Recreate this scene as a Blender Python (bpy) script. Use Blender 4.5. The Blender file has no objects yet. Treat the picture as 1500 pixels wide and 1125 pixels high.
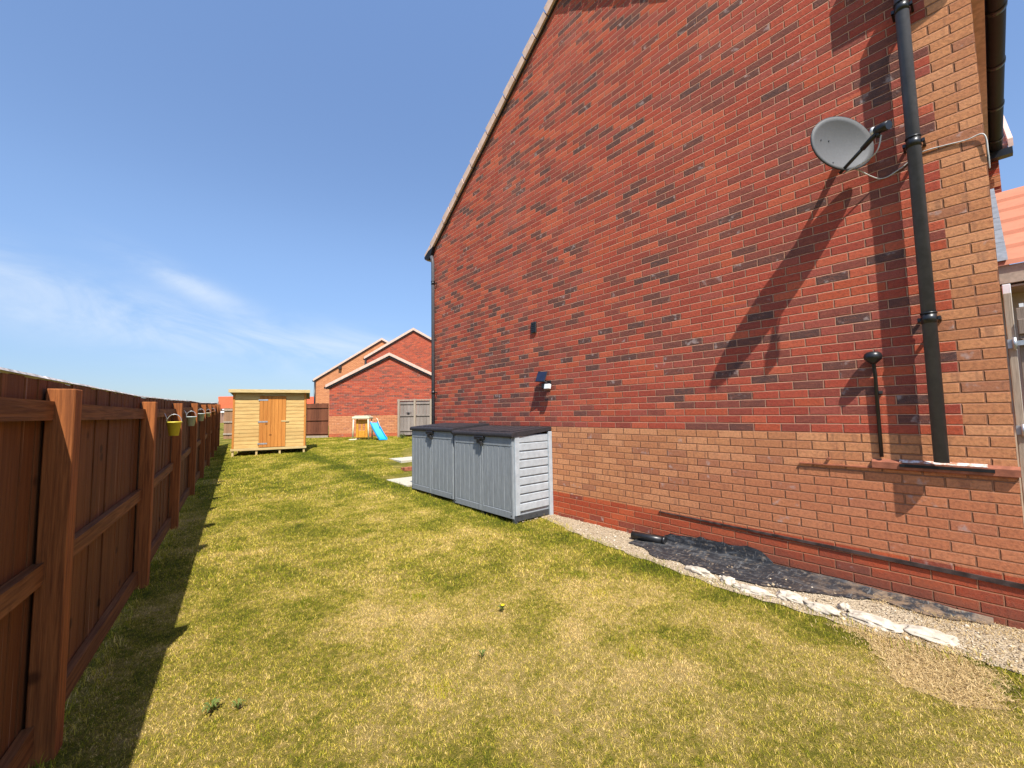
import bpy, bmesh, math, random
import numpy as np
from mathutils import Vector, Matrix, noise
random.seed(7); rng = np.random.default_rng(11)
sc = bpy.context.scene
COL = sc.collection
V = Vector

# ------------------------------------------------------------------ camera
H = 1.46
TH = math.radians(40.36)
def basis():
    p = math.atan(42/600); ro = .016
    F0 = V((math.sin(TH), math.cos(TH), 0)); R0 = V((math.cos(TH), -math.sin(TH), 0)); U = V((0, 0, 1))
    F = F0*math.cos(p) + U*math.sin(p); U0 = U*math.cos(p) - F0*math.sin(p)
    UP = U0*math.cos(ro) + R0*math.sin(ro); R = R0*math.cos(ro) - U0*math.sin(ro)
    return F, R, UP
F, R, UP = basis()
cd = bpy.data.cameras.new('camera'); cam = bpy.data.objects.new('camera', cd); COL.objects.link(cam)
m = Matrix((R, UP, -F)).transposed().to_4x4(); m.translation = V((0, 0, H)); cam.matrix_world = m
cd.sensor_width = 36; cd.lens = 14.4; cd.clip_start = .02; cd.clip_end = 2000
sc.camera = cam

# ------------------------------------------------------------------ light
SUN = V((-1, -2.0, 3.3)).normalized()
sd = bpy.data.lights.new('sun', 'SUN'); so = bpy.data.objects.new('sun', sd); COL.objects.link(so)
sd.energy = 4.6; sd.angle = math.radians(.5); sd.color = (1, .955, .88)
so.rotation_euler = SUN.to_track_quat('Z', 'Y').to_euler()
W = bpy.data.worlds.new('World'); sc.world = W; W.use_nodes = True
nt = W.node_tree; nt.nodes.clear()
def N(t, ty, **k):
    n = t.nodes.new(ty)
    for a, b in k.items(): setattr(n, a, b)
    return n
out = N(nt, 'ShaderNodeOutputWorld'); bg = N(nt, 'ShaderNodeBackground')
sky = N(nt, 'ShaderNodeTexSky', sky_type='NISHITA', sun_disc=False)
sky.sun_elevation = math.asin(SUN.z); sky.sun_rotation = math.atan2(SUN.x, SUN.y)
sky.altitude = 0; sky.air_density = 1.0; sky.dust_density = .35; sky.ozone_density = 1.4
tc = N(nt, 'ShaderNodeTexCoord'); sep = N(nt, 'ShaderNodeSeparateXYZ'); nt.links.new(tc.outputs['Generated'], sep.inputs[0])
def wm(op, a, b=None, c=None, cl=False):
    n = N(nt, 'ShaderNodeMath', operation=op, use_clamp=cl)
    for i, v in enumerate((a, b, c)):
        if v is None: continue
        if isinstance(v, (int, float)): n.inputs[i].default_value = v
        else: nt.links.new(v, n.inputs[i])
    return n.outputs[0]
az = wm('ARCTAN2', sep.outputs[0], sep.outputs[1])          # azimuth from +Y towards +X
el = wm('ARCSINE', sep.outputs[2])
comb = N(nt, 'ShaderNodeCombineXYZ')
nt.links.new(wm('ADD', wm('MULTIPLY', az, 3.2), wm('MULTIPLY', el, 4.0)), comb.inputs[0]); nt.links.new(wm('MULTIPLY', el, 8.0), comb.inputs[1])
cn = N(nt, 'ShaderNodeTexNoise'); cn.inputs['Scale'].default_value = 1.15; cn.inputs['Detail'].default_value = 9; cn.inputs['Roughness'].default_value = .6
cn.inputs['Distortion'].default_value = .9
nt.links.new(comb.outputs[0], cn.inputs['Vector'])
rp = N(nt, 'ShaderNodeMapRange', interpolation_type='SMOOTHSTEP'); rp.inputs[1].default_value = .30; rp.inputs[2].default_value = .66
nt.links.new(cn.outputs[0], rp.inputs[0])
def band(x, c, w):   # soft bump round c
    return wm('POWER', 2.718, wm('MULTIPLY', wm('POWER', wm('ABSOLUTE', wm('DIVIDE', wm('SUBTRACT', x, c), w)), 2.0), -1.0))
# a bank of thin cirrus low on the left, faint streaks to its right
elt = wm('ADD', el, wm('MULTIPLY', az, .14))
bank = wm('MULTIPLY', band(elt, .172, .050), band(az, -.16, .34))
wisp = wm('MULTIPLY', band(wm('ADD', el, wm('MULTIPLY', az, .35)), .262, .022), band(az, .03, .09))
bank2 = wm('MULTIPLY', band(el, .150, .045), band(az, .28, .22))
mask = wm('ADD', wm('ADD', wm('MULTIPLY', bank, 1.25), wisp), wm('MULTIPLY', bank2, .8), cl=True)
cm = wm('MULTIPLY', wm('MULTIPLY', rp.outputs[0], mask), .62, cl=True)
mx = N(nt, 'ShaderNodeMix', data_type='RGBA'); nt.links.new(cm, mx.inputs[0])
lowf = N(nt, 'ShaderNodeMapRange', interpolation_type='SMOOTHSTEP'); nt.links.new(el, lowf.inputs[0]); lowf.inputs[1].default_value = -.05; lowf.inputs[2].default_value = .42
tn = N(nt, 'ShaderNodeMix', data_type='RGBA'); nt.links.new(lowf.outputs[0], tn.inputs[0]); tn.inputs[6].default_value = (.40, .46, .60, 1); tn.inputs[7].default_value = (1.0, 1.04, 1.12, 1)
mu = N(nt, 'ShaderNodeMix', data_type='RGBA', blend_type='MULTIPLY'); mu.inputs[0].default_value = 1; nt.links.new(sky.outputs[0], mu.inputs[6]); nt.links.new(tn.outputs[2], mu.inputs[7])
hi = N(nt, 'ShaderNodeMapRange', interpolation_type='SMOOTHSTEP'); nt.links.new(el, hi.inputs[0])
for i_, v_ in enumerate((.35, 1.0, 1.0, 1.28)): hi.inputs[i_+1].default_value = v_
sc_ = N(nt, 'ShaderNodeVectorMath', operation='SCALE'); nt.links.new(mu.outputs[2], sc_.inputs[0]); nt.links.new(hi.outputs[0], sc_.inputs['Scale'])
nt.links.new(sc_.outputs[0], mx.inputs[6])
mx.inputs[7].default_value = (4.4, 4.9, 5.5, 1)
nt.links.new(mx.outputs[2], bg.inputs[0]); bg.inputs[1].default_value = .115
nt.links.new(bg.outputs[0], out.inputs[0])
sc.view_settings.view_transform = 'Standard'; sc.view_settings.look = 'None'; sc.view_settings.exposure = .72; sc.view_settings.gamma = 1
try: sc.view_settings.use_curve_mapping = False
except Exception: pass

# ------------------------------------------------------------------ materials
class T:
    """small node-tree helper"""
    def __init__(s, name):
        s.m = bpy.data.materials.new(name); s.m.use_nodes = True; s.t = s.m.node_tree; s.t.nodes.clear()
        s.o = N(s.t, 'ShaderNodeOutputMaterial'); s.b = N(s.t, 'ShaderNodeBsdfPrincipled'); s.t.links.new(s.b.outputs[0], s.o.inputs[0])
        s.tc = N(s.t, 'ShaderNodeTexCoord')
        s.obj = s.tc.outputs['Object']
    def ln(s, a, b): s.t.links.new(a, b)
    def put(s, v, i):
        if isinstance(v, (int, float)): i.default_value = v
        elif isinstance(v, tuple): i.default_value = (*v, 1) if len(v) == 3 and i.type == 'RGBA' else v
        else: s.ln(v, i)
    def ma(s, op, a, b=None, c=None, cl=False):
        n = N(s.t, 'ShaderNodeMath', operation=op, use_clamp=cl)
        for i, v in enumerate((a, b, c)):
            if v is not None: s.put(v, n.inputs[i])
        return n.outputs[0]
    def sep(s, v):
        n = N(s.t, 'ShaderNodeSeparateXYZ'); s.ln(v, n.inputs[0]); return n.outputs
    def comb(s, x=0., y=0., z=0.):
        n = N(s.t, 'ShaderNodeCombineXYZ')
        for i, v in enumerate((x, y, z)): s.put(v, n.inputs[i])
        return n.outputs[0]
    def map(s, v, sc_):
        n = N(s.t, 'ShaderNodeMapping'); s.ln(v, n.inputs[0]); n.inputs['Scale'].default_value = sc_; return n.outputs[0]
    def noise(s, v, scale, det=3, rough=.5, dist=0):
        n = N(s.t, 'ShaderNodeTexNoise'); s.ln(v, n.inputs['Vector']); n.inputs['Scale'].default_value = scale
        n.inputs['Detail'].default_value = det; n.inputs['Roughness'].default_value = rough; n.inputs['Distortion'].default_value = dist
        return n.outputs[0]
    def white(s, v):
        n = N(s.t, 'ShaderNodeTexWhiteNoise'); s.ln(v, n.inputs['Vector']); return n.outputs
    def step(s, v, a, b, lo=0., hi=1.):
        n = N(s.t, 'ShaderNodeMapRange', interpolation_type='SMOOTHSTEP'); s.put(v, n.inputs[0])
        for i, k in enumerate((a, b, lo, hi)): s.put(k, n.inputs[i+1])
        return n.outputs[0]
    def mix(s, f, a, b, mode='MIX'):
        n = N(s.t, 'ShaderNodeMix', data_type='RGBA', blend_type=mode); s.put(f, n.inputs[0])
        s.put(a, n.inputs[6]); s.put(b, n.inputs[7]); return n.outputs[2]
    def ramp(s, f, stops, interp='LINEAR'):
        n = N(s.t, 'ShaderNodeValToRGB'); s.ln(f, n.inputs[0]); cr = n.color_ramp; cr.interpolation = interp
        while len(cr.elements) < len(stops): cr.elements.new(.5)
        for e, (p, c) in zip(cr.elements, stops): e.position = p; e.color = (*c, 1)
        return n.outputs[0]
    def bump(s, h, dist=.003, st=1.):
        n = N(s.t, 'ShaderNodeBump'); n.inputs['Distance'].default_value = dist; n.inputs['Strength'].default_value = st
        s.ln(h, n.inputs['Height']); s.ln(n.outputs[0], s.b.inputs['Normal'])
    def fin(s, col, rough=.8, spec=.3):
        s.put(col, s.b.inputs['Base Color']); s.put(rough, s.b.inputs['Roughness']); s.b.inputs['Specular IOR Level'].default_value = spec
        return s.m

RED = [(0, (.46, .080, .044)), (.15, (.36, .058, .036)), (.26, (.54, .110, .054)), (.35, (.43, .070, .040)), (.46, (.30, .058, .040)),
       (.55, (.49, .090, .040)), (.62, (.37, .080, .056)), (.70, (.25, .062, .045)), (.79, (.18, .060, .046)), (.86, (.135, .056, .046)), (.94, (.095, .052, .047))]
CRM = [(0, (.64, .275, .118)), (.25, (.58, .240, .102)), (.45, (.69, .31, .140)), (.65, (.54, .22, .095)), (.82, (.61, .26, .11)), (.93, (.44, .18, .09))]
PLI = [(0, (.48, .080, .028)), (.4, (.41, .064, .024)), (.7, (.54, .105, .036)), (.9, (.28, .06, .035))]
def brick(name, axis, L=None, ztop=1.248, zpl=.33, quoins=True, tint=True, allcream=False, soft=0., dirt=True):
    t = T(name); X, Y, Z = t.sep(t.obj)
    u0 = X if axis == 'X' else Y
    wob = t.noise(t.obj, 9, 2)
    v = t.ma('DIVIDE', t.ma('SUBTRACT', t.ma('ADD', Z, t.ma('MULTIPLY', t.ma('SUBTRACT', wob, .5), .006)), ztop), .075)
    row = t.ma('FLOOR', v); fv = t.ma('SUBTRACT', v, row)
    u = t.ma('ADD', t.ma('DIVIDE', t.ma('ADD', u0, t.ma('MULTIPLY', t.ma('SUBTRACT', t.white(t.comb(row, 3.3, 0.))[0], .5), .006)), .225), t.ma('MULTIPLY', t.ma('MODULO', t.ma('ABSOLUTE', row), 2.), .5))
    cell = t.ma('FLOOR', u); fu = t.ma('SUBTRACT', u, cell)
    if quoins:   # header joint inside cream quoins comes from the half-bond itself
        pass
    dv = t.ma('MULTIPLY', t.ma('MINIMUM', fv, t.ma('SUBTRACT', 1., fv)), .075)
    du = t.ma('MULTIPLY', t.ma('MINIMUM', fu, t.ma('SUBTRACT', 1., fu)), .225)
    rag = t.ma('MULTIPLY', t.ma('SUBTRACT', t.noise(t.obj, 60, 3), .5), .0035)
    d = t.ma('ADD', t.ma('MINIMUM', dv, du), rag)
    face = t.step(d, .0028, .0054)
    wn = t.white(t.comb(cell, row, 0.)); r1 = wn[0]
    rr = t.sep(wn[1])
    # darker bricks come in loose streaks and clusters
    cl = t.noise(t.comb(t.ma('MULTIPLY', cell, .22), t.ma('MULTIPLY', row, .40), 0.), 1.0, 2)
    pick = t.ma('ADD', r1, t.ma('MULTIPLY', t.ma('SUBTRACT', cl, t.ma('ADD', .50, t.step(Z, 1.2, 5., -.02, .03))), 1.3), cl=True)
    red = t.ramp(pick, RED, 'CONSTANT'); crm = t.ramp(r1, CRM, 'CONSTANT'); pli = t.ramp(r1, PLI, 'CONSTANT')
    # fired smudges on the pale bricks
    blot = t.step(t.noise(t.comb(t.ma('MULTIPLY', u0, 26.), t.ma('MULTIPLY', row, 7.3), 0.), 1.0, 1), .56, .70)
    crm = t.mix(t.ma('MULTIPLY', blot, t.ma('MULTIPLY', t.ma('GREATER_THAN', rr[1], .55), .50)), crm, (.26, .125, .075))
    if tint:
        tf = t.ma('MULTIPLY', t.step(u0, 3.6, .6), t.step(Z, 1.15, .75))
        crm = t.mix(t.ma('MULTIPLY', tf, .62), crm, t.mix(r1, (.44, .125, .060), (.52, .175, .085)))
    mid = t.ma('GREATER_THAN', ztop, t.ma('ADD', Z, .0))
    low = t.ma('LESS_THAN', Z, t.ma('ADD', zpl, .0))
    q = None
    if quoins:
        grp = t.ma('MODULO', t.ma('FLOOR', t.ma('DIVIDE', t.ma('ADD', row, 300.), 3.)), 2.)
        wq = t.ma('ADD', .2265, t.ma('MULTIPLY', grp, .1125))
        q = t.ma('LESS_THAN', u0, wq)
        if L == 'never': q = t.ma('MAXIMUM', q, t.ma('GREATER_THAN', u0, t.ma('SUBTRACT', L, wq)))
        mid = t.ma('MAXIMUM', mid, q)
    if allcream: mid = 1.
    c = t.mix(mid, red, crm); c = t.mix(low, c, pli)
    # surface variation inside each brick
    sp = t.noise(t.obj, 45, 5, .65); c = t.mix(t.step(sp, .38, .70, 0., .62), c, t.mix(.6, c, (.10, .04, .03)))
    gr = t.noise(t.map(t.obj, (1, 1, 3)), 140, 3, .6); c = t.mix(t.step(gr, .50, .72, 0., .30), c, (.72, .34, .22))
    st = t.noise(t.map(t.obj, (14, 14, 60)), 1.0, 4, .6); c = t.mix(t.step(st, .46, .66, 0., .35), c, t.mix(.5, c, (.55, .17, .09)))
    ef = t.ma('MULTIPLY', t.step(t.noise(t.obj, 14, 3), .56, .70), t.ma('GREATER_THAN', rr[0], .90)); c = t.mix(t.ma('MULTIPLY', ef, .55), c, (.50, .38, .34))
    sheen = t.step(t.noise(t.obj, .9, 4, .6), .50, .78, 0., t.step(Z, .8, 5.5, .04, .20)); c = t.mix(sheen, c, (.46, .22, .17))  # pinkish sheen, stronger higher up, mixed into the brick colour
    mort = t.mix(mid, (.62, .33, .22), (.34, .16, .09)); mort = t.mix(low, mort, (.60, .25, .13))
    mort = t.mix(t.ma('MULTIPLY', t.noise(t.obj, 25, 3), .55), mort, (.40, .18, .11))
    if soft: c = t.mix(soft, c, t.mix(mid, (.42, .092, .045), (.58, .24, .11)))
    col = t.mix(face, mort, c)
    if dirt:     # splashed soil along the foot of the wall
        dz = t.ma('MULTIPLY', t.step(t.ma('ADD', Z, t.ma('MULTIPLY', t.noise(t.obj, 5, 4), .25)), .50, .10), .62)
        col = t.mix(t.ma('MULTIPLY', dz, t.step(u0, 3.4, 1.6)), col, (.12, .075, .055))
    t.fin(col, t.step(face, 0., 1., .95, .86), .12)
    h = t.ma('ADD', t.ma('MULTIPLY', t.step(d, .0015, .0078), 1.), t.ma('MULTIPLY', sp, .30))
    h = t.ma('ADD', h, t.ma('MULTIPLY', gr, .12)); h = t.ma('ADD', h, t.ma('MULTIPLY', rr[2], .35))
    t.bump(h, .011, 1.)
    return t.m

def plain(name, col, rough=.6, spec=.4, var=.18, scale=18, metal=0., bmp=.0, stretch=None):
    t = T(name); o = t.obj if not stretch else t.map(t.obj, stretch)
    n = t.noise(o, scale, 4, .6); n2 = t.noise(t.obj, scale*.15, 3)
    dk = tuple(c*(1-var*1.6) for c in col); lt = tuple(min(1, c*(1+var)) for c in col)
    c = t.mix(t.step(n, .3, .7), dk, lt); c = t.mix(t.step(n2, .3, .7, 0., .5), c, tuple(x*(1-var) for x in col))
    t.fin(c, rough, spec); t.b.inputs['Metallic'].default_value = metal
    if bmp: t.bump(n, bmp)
    return t.m
def wood(name, base, dark, scale=(40, 40, 1.6), knots=True, rough=.8, var=.5, board=None, streak=.35, worn=0.):
    """board: (axis index, width) shifts the tone board by board"""
    t = T(name); g = t.map(t.obj, scale)
    n = t.noise(g, 1.6, 5, .65, .6); n2 = t.noise(t.map(t.obj, tuple(s*.22 for s in scale)), 1.5, 3)
    c = t.mix(t.step(n, .3, .72), base, dark)
    c = t.mix(t.step(n2, .35, .7, 0., streak), c, tuple(x*.55 for x in base))
    if board:
        ax = t.sep(t.obj)[board[0]]; w = t.white(t.comb(t.ma('FLOOR', t.ma('DIVIDE', ax, board[1])), 1.7, 0.))[0]
        c = t.mix(t.ma('MULTIPLY', w, var), c, tuple(x*1.45 for x in base))
        w2 = t.white(t.comb(t.ma('FLOOR', t.ma('DIVIDE', ax, board[1])), 5.1, 0.))[0]
        c = t.mix(t.ma('MULTIPLY', w2, var*.8), c, dark)
    if knots:
        vo = N(t.t, 'ShaderNodeTexVoronoi'); vo.inputs['Scale'].default_value = 1.0; t.ln(t.map(t.obj, tuple(s*.1 if s > 5 else 3.2 for s in scale)), vo.inputs[0])
        c = t.mix(t.step(vo.outputs['Distance'], .13, .05, 0., .75), c, tuple(x*.35 for x in dark))
    fg = t.noise(t.map(t.obj, tuple(s*3.2 if s > 5 else s*1.6 for s in scale)), 1.4, 4, .7)
    c = t.mix(t.step(fg, .42, .70, 0., .38), c, tuple(x*.45 for x in dark))
    if worn:
        ln_ = t.noise(t.map(t.obj, tuple(s*2.0 if s > 5 else s*.5 for s in scale)), 1.0, 2, .5, .2)
        c = t.mix(t.step(ln_, .66, .72, 0., worn), c, (.50, .33, .22))
    t.fin(c, rough, .2); t.bump(t.ma('ADD', n, t.ma('MULTIPLY', fg, .5)), .003)
    return t.m

M = {}
M['house_brick'] = brick('house brick', 'Y', 7.72)
M['front_brick'] = brick('house front brick', 'X', 4.3, tint=False, dirt=False)
M['garage_brick'] = brick('garage brick', 'X', 5.48, ztop=1.43-.48, zpl=.17, quoins=False, tint=False, soft=.25, dirt=False)
M['far_red'] = brick('far red brick', 'X', None, ztop=.3, zpl=-1, quoins=False, tint=False, soft=.4, dirt=False)
M['far_cream'] = brick('far cream brick', 'X', None, ztop=30, zpl=-1, quoins=False, tint=False, soft=.4, allcream=True, dirt=False)
M['fence'] = wood('fence boards', (.205, .076, .024), (.080, .027, .009), (28, 28, 1.3), board=(1, .115), var=.45, worn=.55)
M['fence_rail'] = wood('fence rails', (.29, .118, .040), (.11, .040, .014), (30, 1.3, 30))
M['post'] = wood('fence posts', (.42, .138, .038), (.17, .053, .017), (34, 34, 1.5), streak=.2)
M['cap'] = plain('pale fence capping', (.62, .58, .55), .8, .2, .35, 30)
M['brown_fence'] = wood('far brown fence', (.19, .068, .032), (.11, .038, .02), (25, 25, 1.5), board=(0, .12))
M['tan_fence'] = wood('far tan fence', (.38, .21, .11), (.24, .13, .07), (25, 25, 1.5), board=(0, .12))
M['grey_wood'] = wood('weathered grey wood', (.34, .29, .25), (.20, .165, .14), (30, 30, 1.5), board=(0, .14))
M['grey_wood_y'] = wood('weathered side gate wood', (.26, .20, .155), (.15, .11, .085), (30, 30, 1.5), board=(1, .12))
M['pale_wood'] = wood('pale timber frame', (.46, .38, .29), (.30, .23, .17), (30, 30, 1.8), knots=False)
M['shed'] = wood('new pine cladding', (.62, .42, .16), (.52, .30, .10), (1.4, 30, 9), board=(2, .115), var=.3, streak=.2)
M['shed_trim'] = wood('new pine trim', (.66, .50, .24), (.52, .36, .15), (3, 30, 30), knots=False, streak=.1)
M['shed_door'] = wood('orange pine boards', (.58, .235, .050), (.44, .155, .032), (24, 24, 1.2), board=(0, .107), var=.4)
M['lid'] = plain('charcoal lid plastic', (.036, .032, .035), .6, .25, .2, 30)
M['box_door'] = wood('grey plastic door slats', (.325, .35, .365), (.225, .243, .255), (60, 60, 4), knots=False, rough=.55, streak=.25)
M['box_side'] = plain('pale grey side plastic', (.40, .435, .46), .5, .4, .1, 12)
M['box_dark'] = plain('dark plastic base', (.05, .055, .06), .6)
M['groove'] = plain('recess between slats', (.36, .39, .41), .6, .3, .1)
M['black'] = plain('black plastic', (.016, .016, .017), .35, .5)
M['matt_black'] = plain('weathered black plastic', (.012, .012, .013), .6, .25)
M['damp'] = plain('grimy damp course', (.085, .060, .052), .9, .1, .45, 9)
M['pipe'] = plain('dark grey pipe plastic', (.088, .085, .092), .5, .3, .12)
M['dish'] = plain('grey mesh dish', (.12, .12, .12), .6, .4, .06, 60)
M['dark_metal'] = plain('dark steel', (.03, .028, .028), .45, .5)
M['galv'] = plain('galvanised steel', (.50, .51, .52), .4, .5, .15, metal=.6)
M['white'] = plain('white plastic', (.75, .76, .76), .45, .4, .05)
M['cable'] = plain('white cable', (.58, .56, .52), .5)
M['blue_glass'] = plain('solar cell', (.012, .018, .045), .45, .4)
M['slide'] = plain('bright blue plastic', (.0, .34, .72), .4, .5, .06)
M['cream_pl'] = plain('cream plastic', (.68, .62, .42), .5, .4, .08)
M['orange_pl'] = plain('orange panel', (.66, .30, .035), .5, .4, .15)
M['yellow_pot'] = plain('yellow pot', (.80, .68, .08), .45, .4, .1)
M['white_pot'] = plain('pale grey green pot', (.55, .62, .57), .45, .4, .1)
M['brown_pot'] = plain('brown pot', (.34, .14, .06), .6)
M['verge'] = plain('pale pink verge tile', (.68, .48, .38), .75, .3, .12, 10)
M['soffit'] = plain('beige soffit board', (.46, .37, .28), .6)
M['stone'] = plain('pale mortar lumps', (.58, .50, .39), .9, .2, .25, 22, bmp=.006)
M['slab'] = plain('pale concrete slab', (.50, .46, .36), .9, .2, .12, 20, bmp=.002)
M['terra'] = plain('terracotta ledge', (.34, .115, .062), .7, .3, .25, 14)
M['lead'] = plain('lead flashing', (.18, .21, .24), .6, .4, .15)
M['wall_cream'] = plain('beige render', (.52, .46, .36), .85, .2, .06)
M['leaf'] = plain('weed leaf', (.12, .16, .03), .6, .3, .25)
M['dandelion'] = plain('dandelion petals', (.8, .62, .01), .6)
def tiles(name, base, du=.3, dv=.33, axis='X'):
    t = T(name); X, Y, Z = t.sep(t.obj); u = X if axis == 'X' else Y
    n = t.noise(t.obj, 8, 4); w = t.white(t.comb(t.ma('FLOOR', t.ma('DIVIDE', u, du)), t.ma('FLOOR', t.ma('DIVIDE', Z, dv*.57)), 0.))[0]
    c = t.mix(t.ma('MULTIPLY', w, .5), base, tuple(min(1, x*1.3) for x in base)); c = t.mix(t.step(n, .4, .8, 0., .4), c, tuple(x*.6 for x in base))
    return t.fin(c, .8, .25)
M['tile_pink'] = tiles('salmon roof tile', (.44, .175, .105), axis='Y')
M['tile_orange'] = tiles('orange pantile', (.50, .085, .030))
M['tile_main'] = tiles('pink brown roof tile', (.42, .21, .15))
# membrane
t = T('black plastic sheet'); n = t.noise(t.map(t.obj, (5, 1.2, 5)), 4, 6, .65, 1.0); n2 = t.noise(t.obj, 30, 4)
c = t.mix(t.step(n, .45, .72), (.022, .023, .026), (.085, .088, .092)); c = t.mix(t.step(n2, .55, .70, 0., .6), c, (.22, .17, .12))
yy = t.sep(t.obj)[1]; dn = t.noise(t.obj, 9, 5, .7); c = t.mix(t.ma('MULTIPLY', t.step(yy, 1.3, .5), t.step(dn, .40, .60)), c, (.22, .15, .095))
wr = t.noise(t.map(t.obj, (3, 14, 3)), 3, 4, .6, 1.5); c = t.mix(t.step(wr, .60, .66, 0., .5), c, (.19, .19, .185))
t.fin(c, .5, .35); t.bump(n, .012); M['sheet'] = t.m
# ground under the grass
def lawn_colour(t, pos, rnd=None):
    """green / olive / straw patches following the wear of the turf"""
    X, Y, Z = t.sep(pos)
    a = t.noise(t.comb(X, Y, 0.), 1.1, 5, .62, .3); b = t.noise(t.comb(X, Y, 5.), 5.5, 4, .6)
    k = t.ma('ADD', t.ma('MULTIPLY', a, .62), t.ma('MULTIPLY', b, .38))
    # drier towards the near right half, greener away from the camera
    dist = t.ma('SQRT', t.ma('ADD', t.ma('POWER', t.ma('SUBTRACT', X, 2.1), 2.), t.ma('POWER', t.ma('MULTIPLY', t.ma('SUBTRACT', Y, 1.2), .62), 2.)))
    k = t.ma('ADD', k, t.step(dist, 2.6, .6, 0., .075))
    k = t.ma('ADD', t.ma('SUBTRACT', k, t.step(Y, 4., 13., 0., .055)), .022)
    # lusher line along the gravel edge
    edge = t.step(t.ma('ABSOLUTE', t.ma('SUBTRACT', X, 3.42)), .42, .05, 0., .12)
    k = t.ma('SUBTRACT', k, edge)
    fine = t.noise(t.comb(X, Y, 9.), 24, 3, .6); k = t.ma('ADD', k, t.ma('MULTIPLY', t.ma('SUBTRACT', fine, .5), .42))
    fine2 = t.noise(t.comb(X, Y, 2.), 75, 2, .6); k = t.ma('ADD', k, t.ma('MULTIPLY', t.ma('SUBTRACT', fine2, .5), .26))
    if rnd is not None: k = t.ma('ADD', k, t.ma('MULTIPLY', t.ma('SUBTRACT', rnd, .5), .36))
    return k
t = T('turf soil'); k = lawn_colour(t, t.obj); f = t.noise(t.obj, 160, 4, .7)
c = t.ramp(t.ma('ADD', k, t.ma('MULTIPLY', t.ma('SUBTRACT', f, .5), .5)), [(.32, (.065, .07, .009)), (.46, (.16, .145, .018)), (.56, (.28, .215, .045)), (.70, (.42, .30, .11))])
t.fin(c, .95, .1); t.bump(f, .02); M['turf'] = t.m
t = T('grass blades')
at = N(t.t, 'ShaderNodeAttribute', attribute_name='rnd'); k = lawn_colour(t, t.obj, at.outputs['Fac'])
c = t.ramp(k, [(.29, (.095, .130, .008)), (.42, (.235, .250, .014)), (.51, (.45, .39, .030)), (.60, (.70, .53, .095)), (.73, (.90, .66, .27))])
t.fin(c, .75, .15)
tr = N(t.t, 'ShaderNodeBsdfTranslucent'); t.ln(c, tr.inputs[0]); ms = N(t.t, 'ShaderNodeMixShader'); ms.inputs[0].default_value = .2
t.ln(t.b.outputs[0], ms.inputs[1]); t.ln(tr.outputs[0], ms.inputs[2]); t.ln(ms.outputs[0], t.o.inputs[0]); M['grass'] = t.m
t = T('sandy gravel'); n = t.noise(t.obj, 22, 5, .7); vo = N(t.t, 'ShaderNodeTexVoronoi'); vo.inputs['Scale'].default_value = 70; t.ln(t.obj, vo.inputs[0])
c = t.mix(t.step(n, .3, .7), (.36, .28, .18), (.54, .44, .30)); c = t.mix(t.ma('MULTIPLY', t.sep(vo.outputs['Color'])[0], .5), c, (.28, .21, .14))
t.fin(c, .95, .1); t.bump(vo.outputs['Distance'], .012); M['gravel'] = t.m
t = T('pebbles'); at = N(t.t, 'ShaderNodeAttribute', attribute_name='rnd')
t.fin(t.ramp(at.outputs['Fac'], [(0, (.24, .17, .11)), (.4, (.42, .33, .21)), (.8, (.54, .44, .31)), (1, (.66, .58, .46))]), .9, .15); M['pebble'] = t.m
t = T('dry straw soil'); n = t.noise(t.obj, 30, 5, .7); c = t.mix(t.step(n, .3, .7), (.29, .195, .085), (.45, .32, .145)); t.fin(c, .95, .1); t.bump(n, .02); M['dry'] = t.m
t = T('straw blades'); at = N(t.t, 'ShaderNodeAttribute', attribute_name='rnd')
t.fin(t.ramp(at.outputs['Fac'], [(0, (.30, .19, .07)), (.5, (.52, .36, .16)), (1, (.66, .49, .25))]), .85, .1); M['straw'] = t.m

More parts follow.
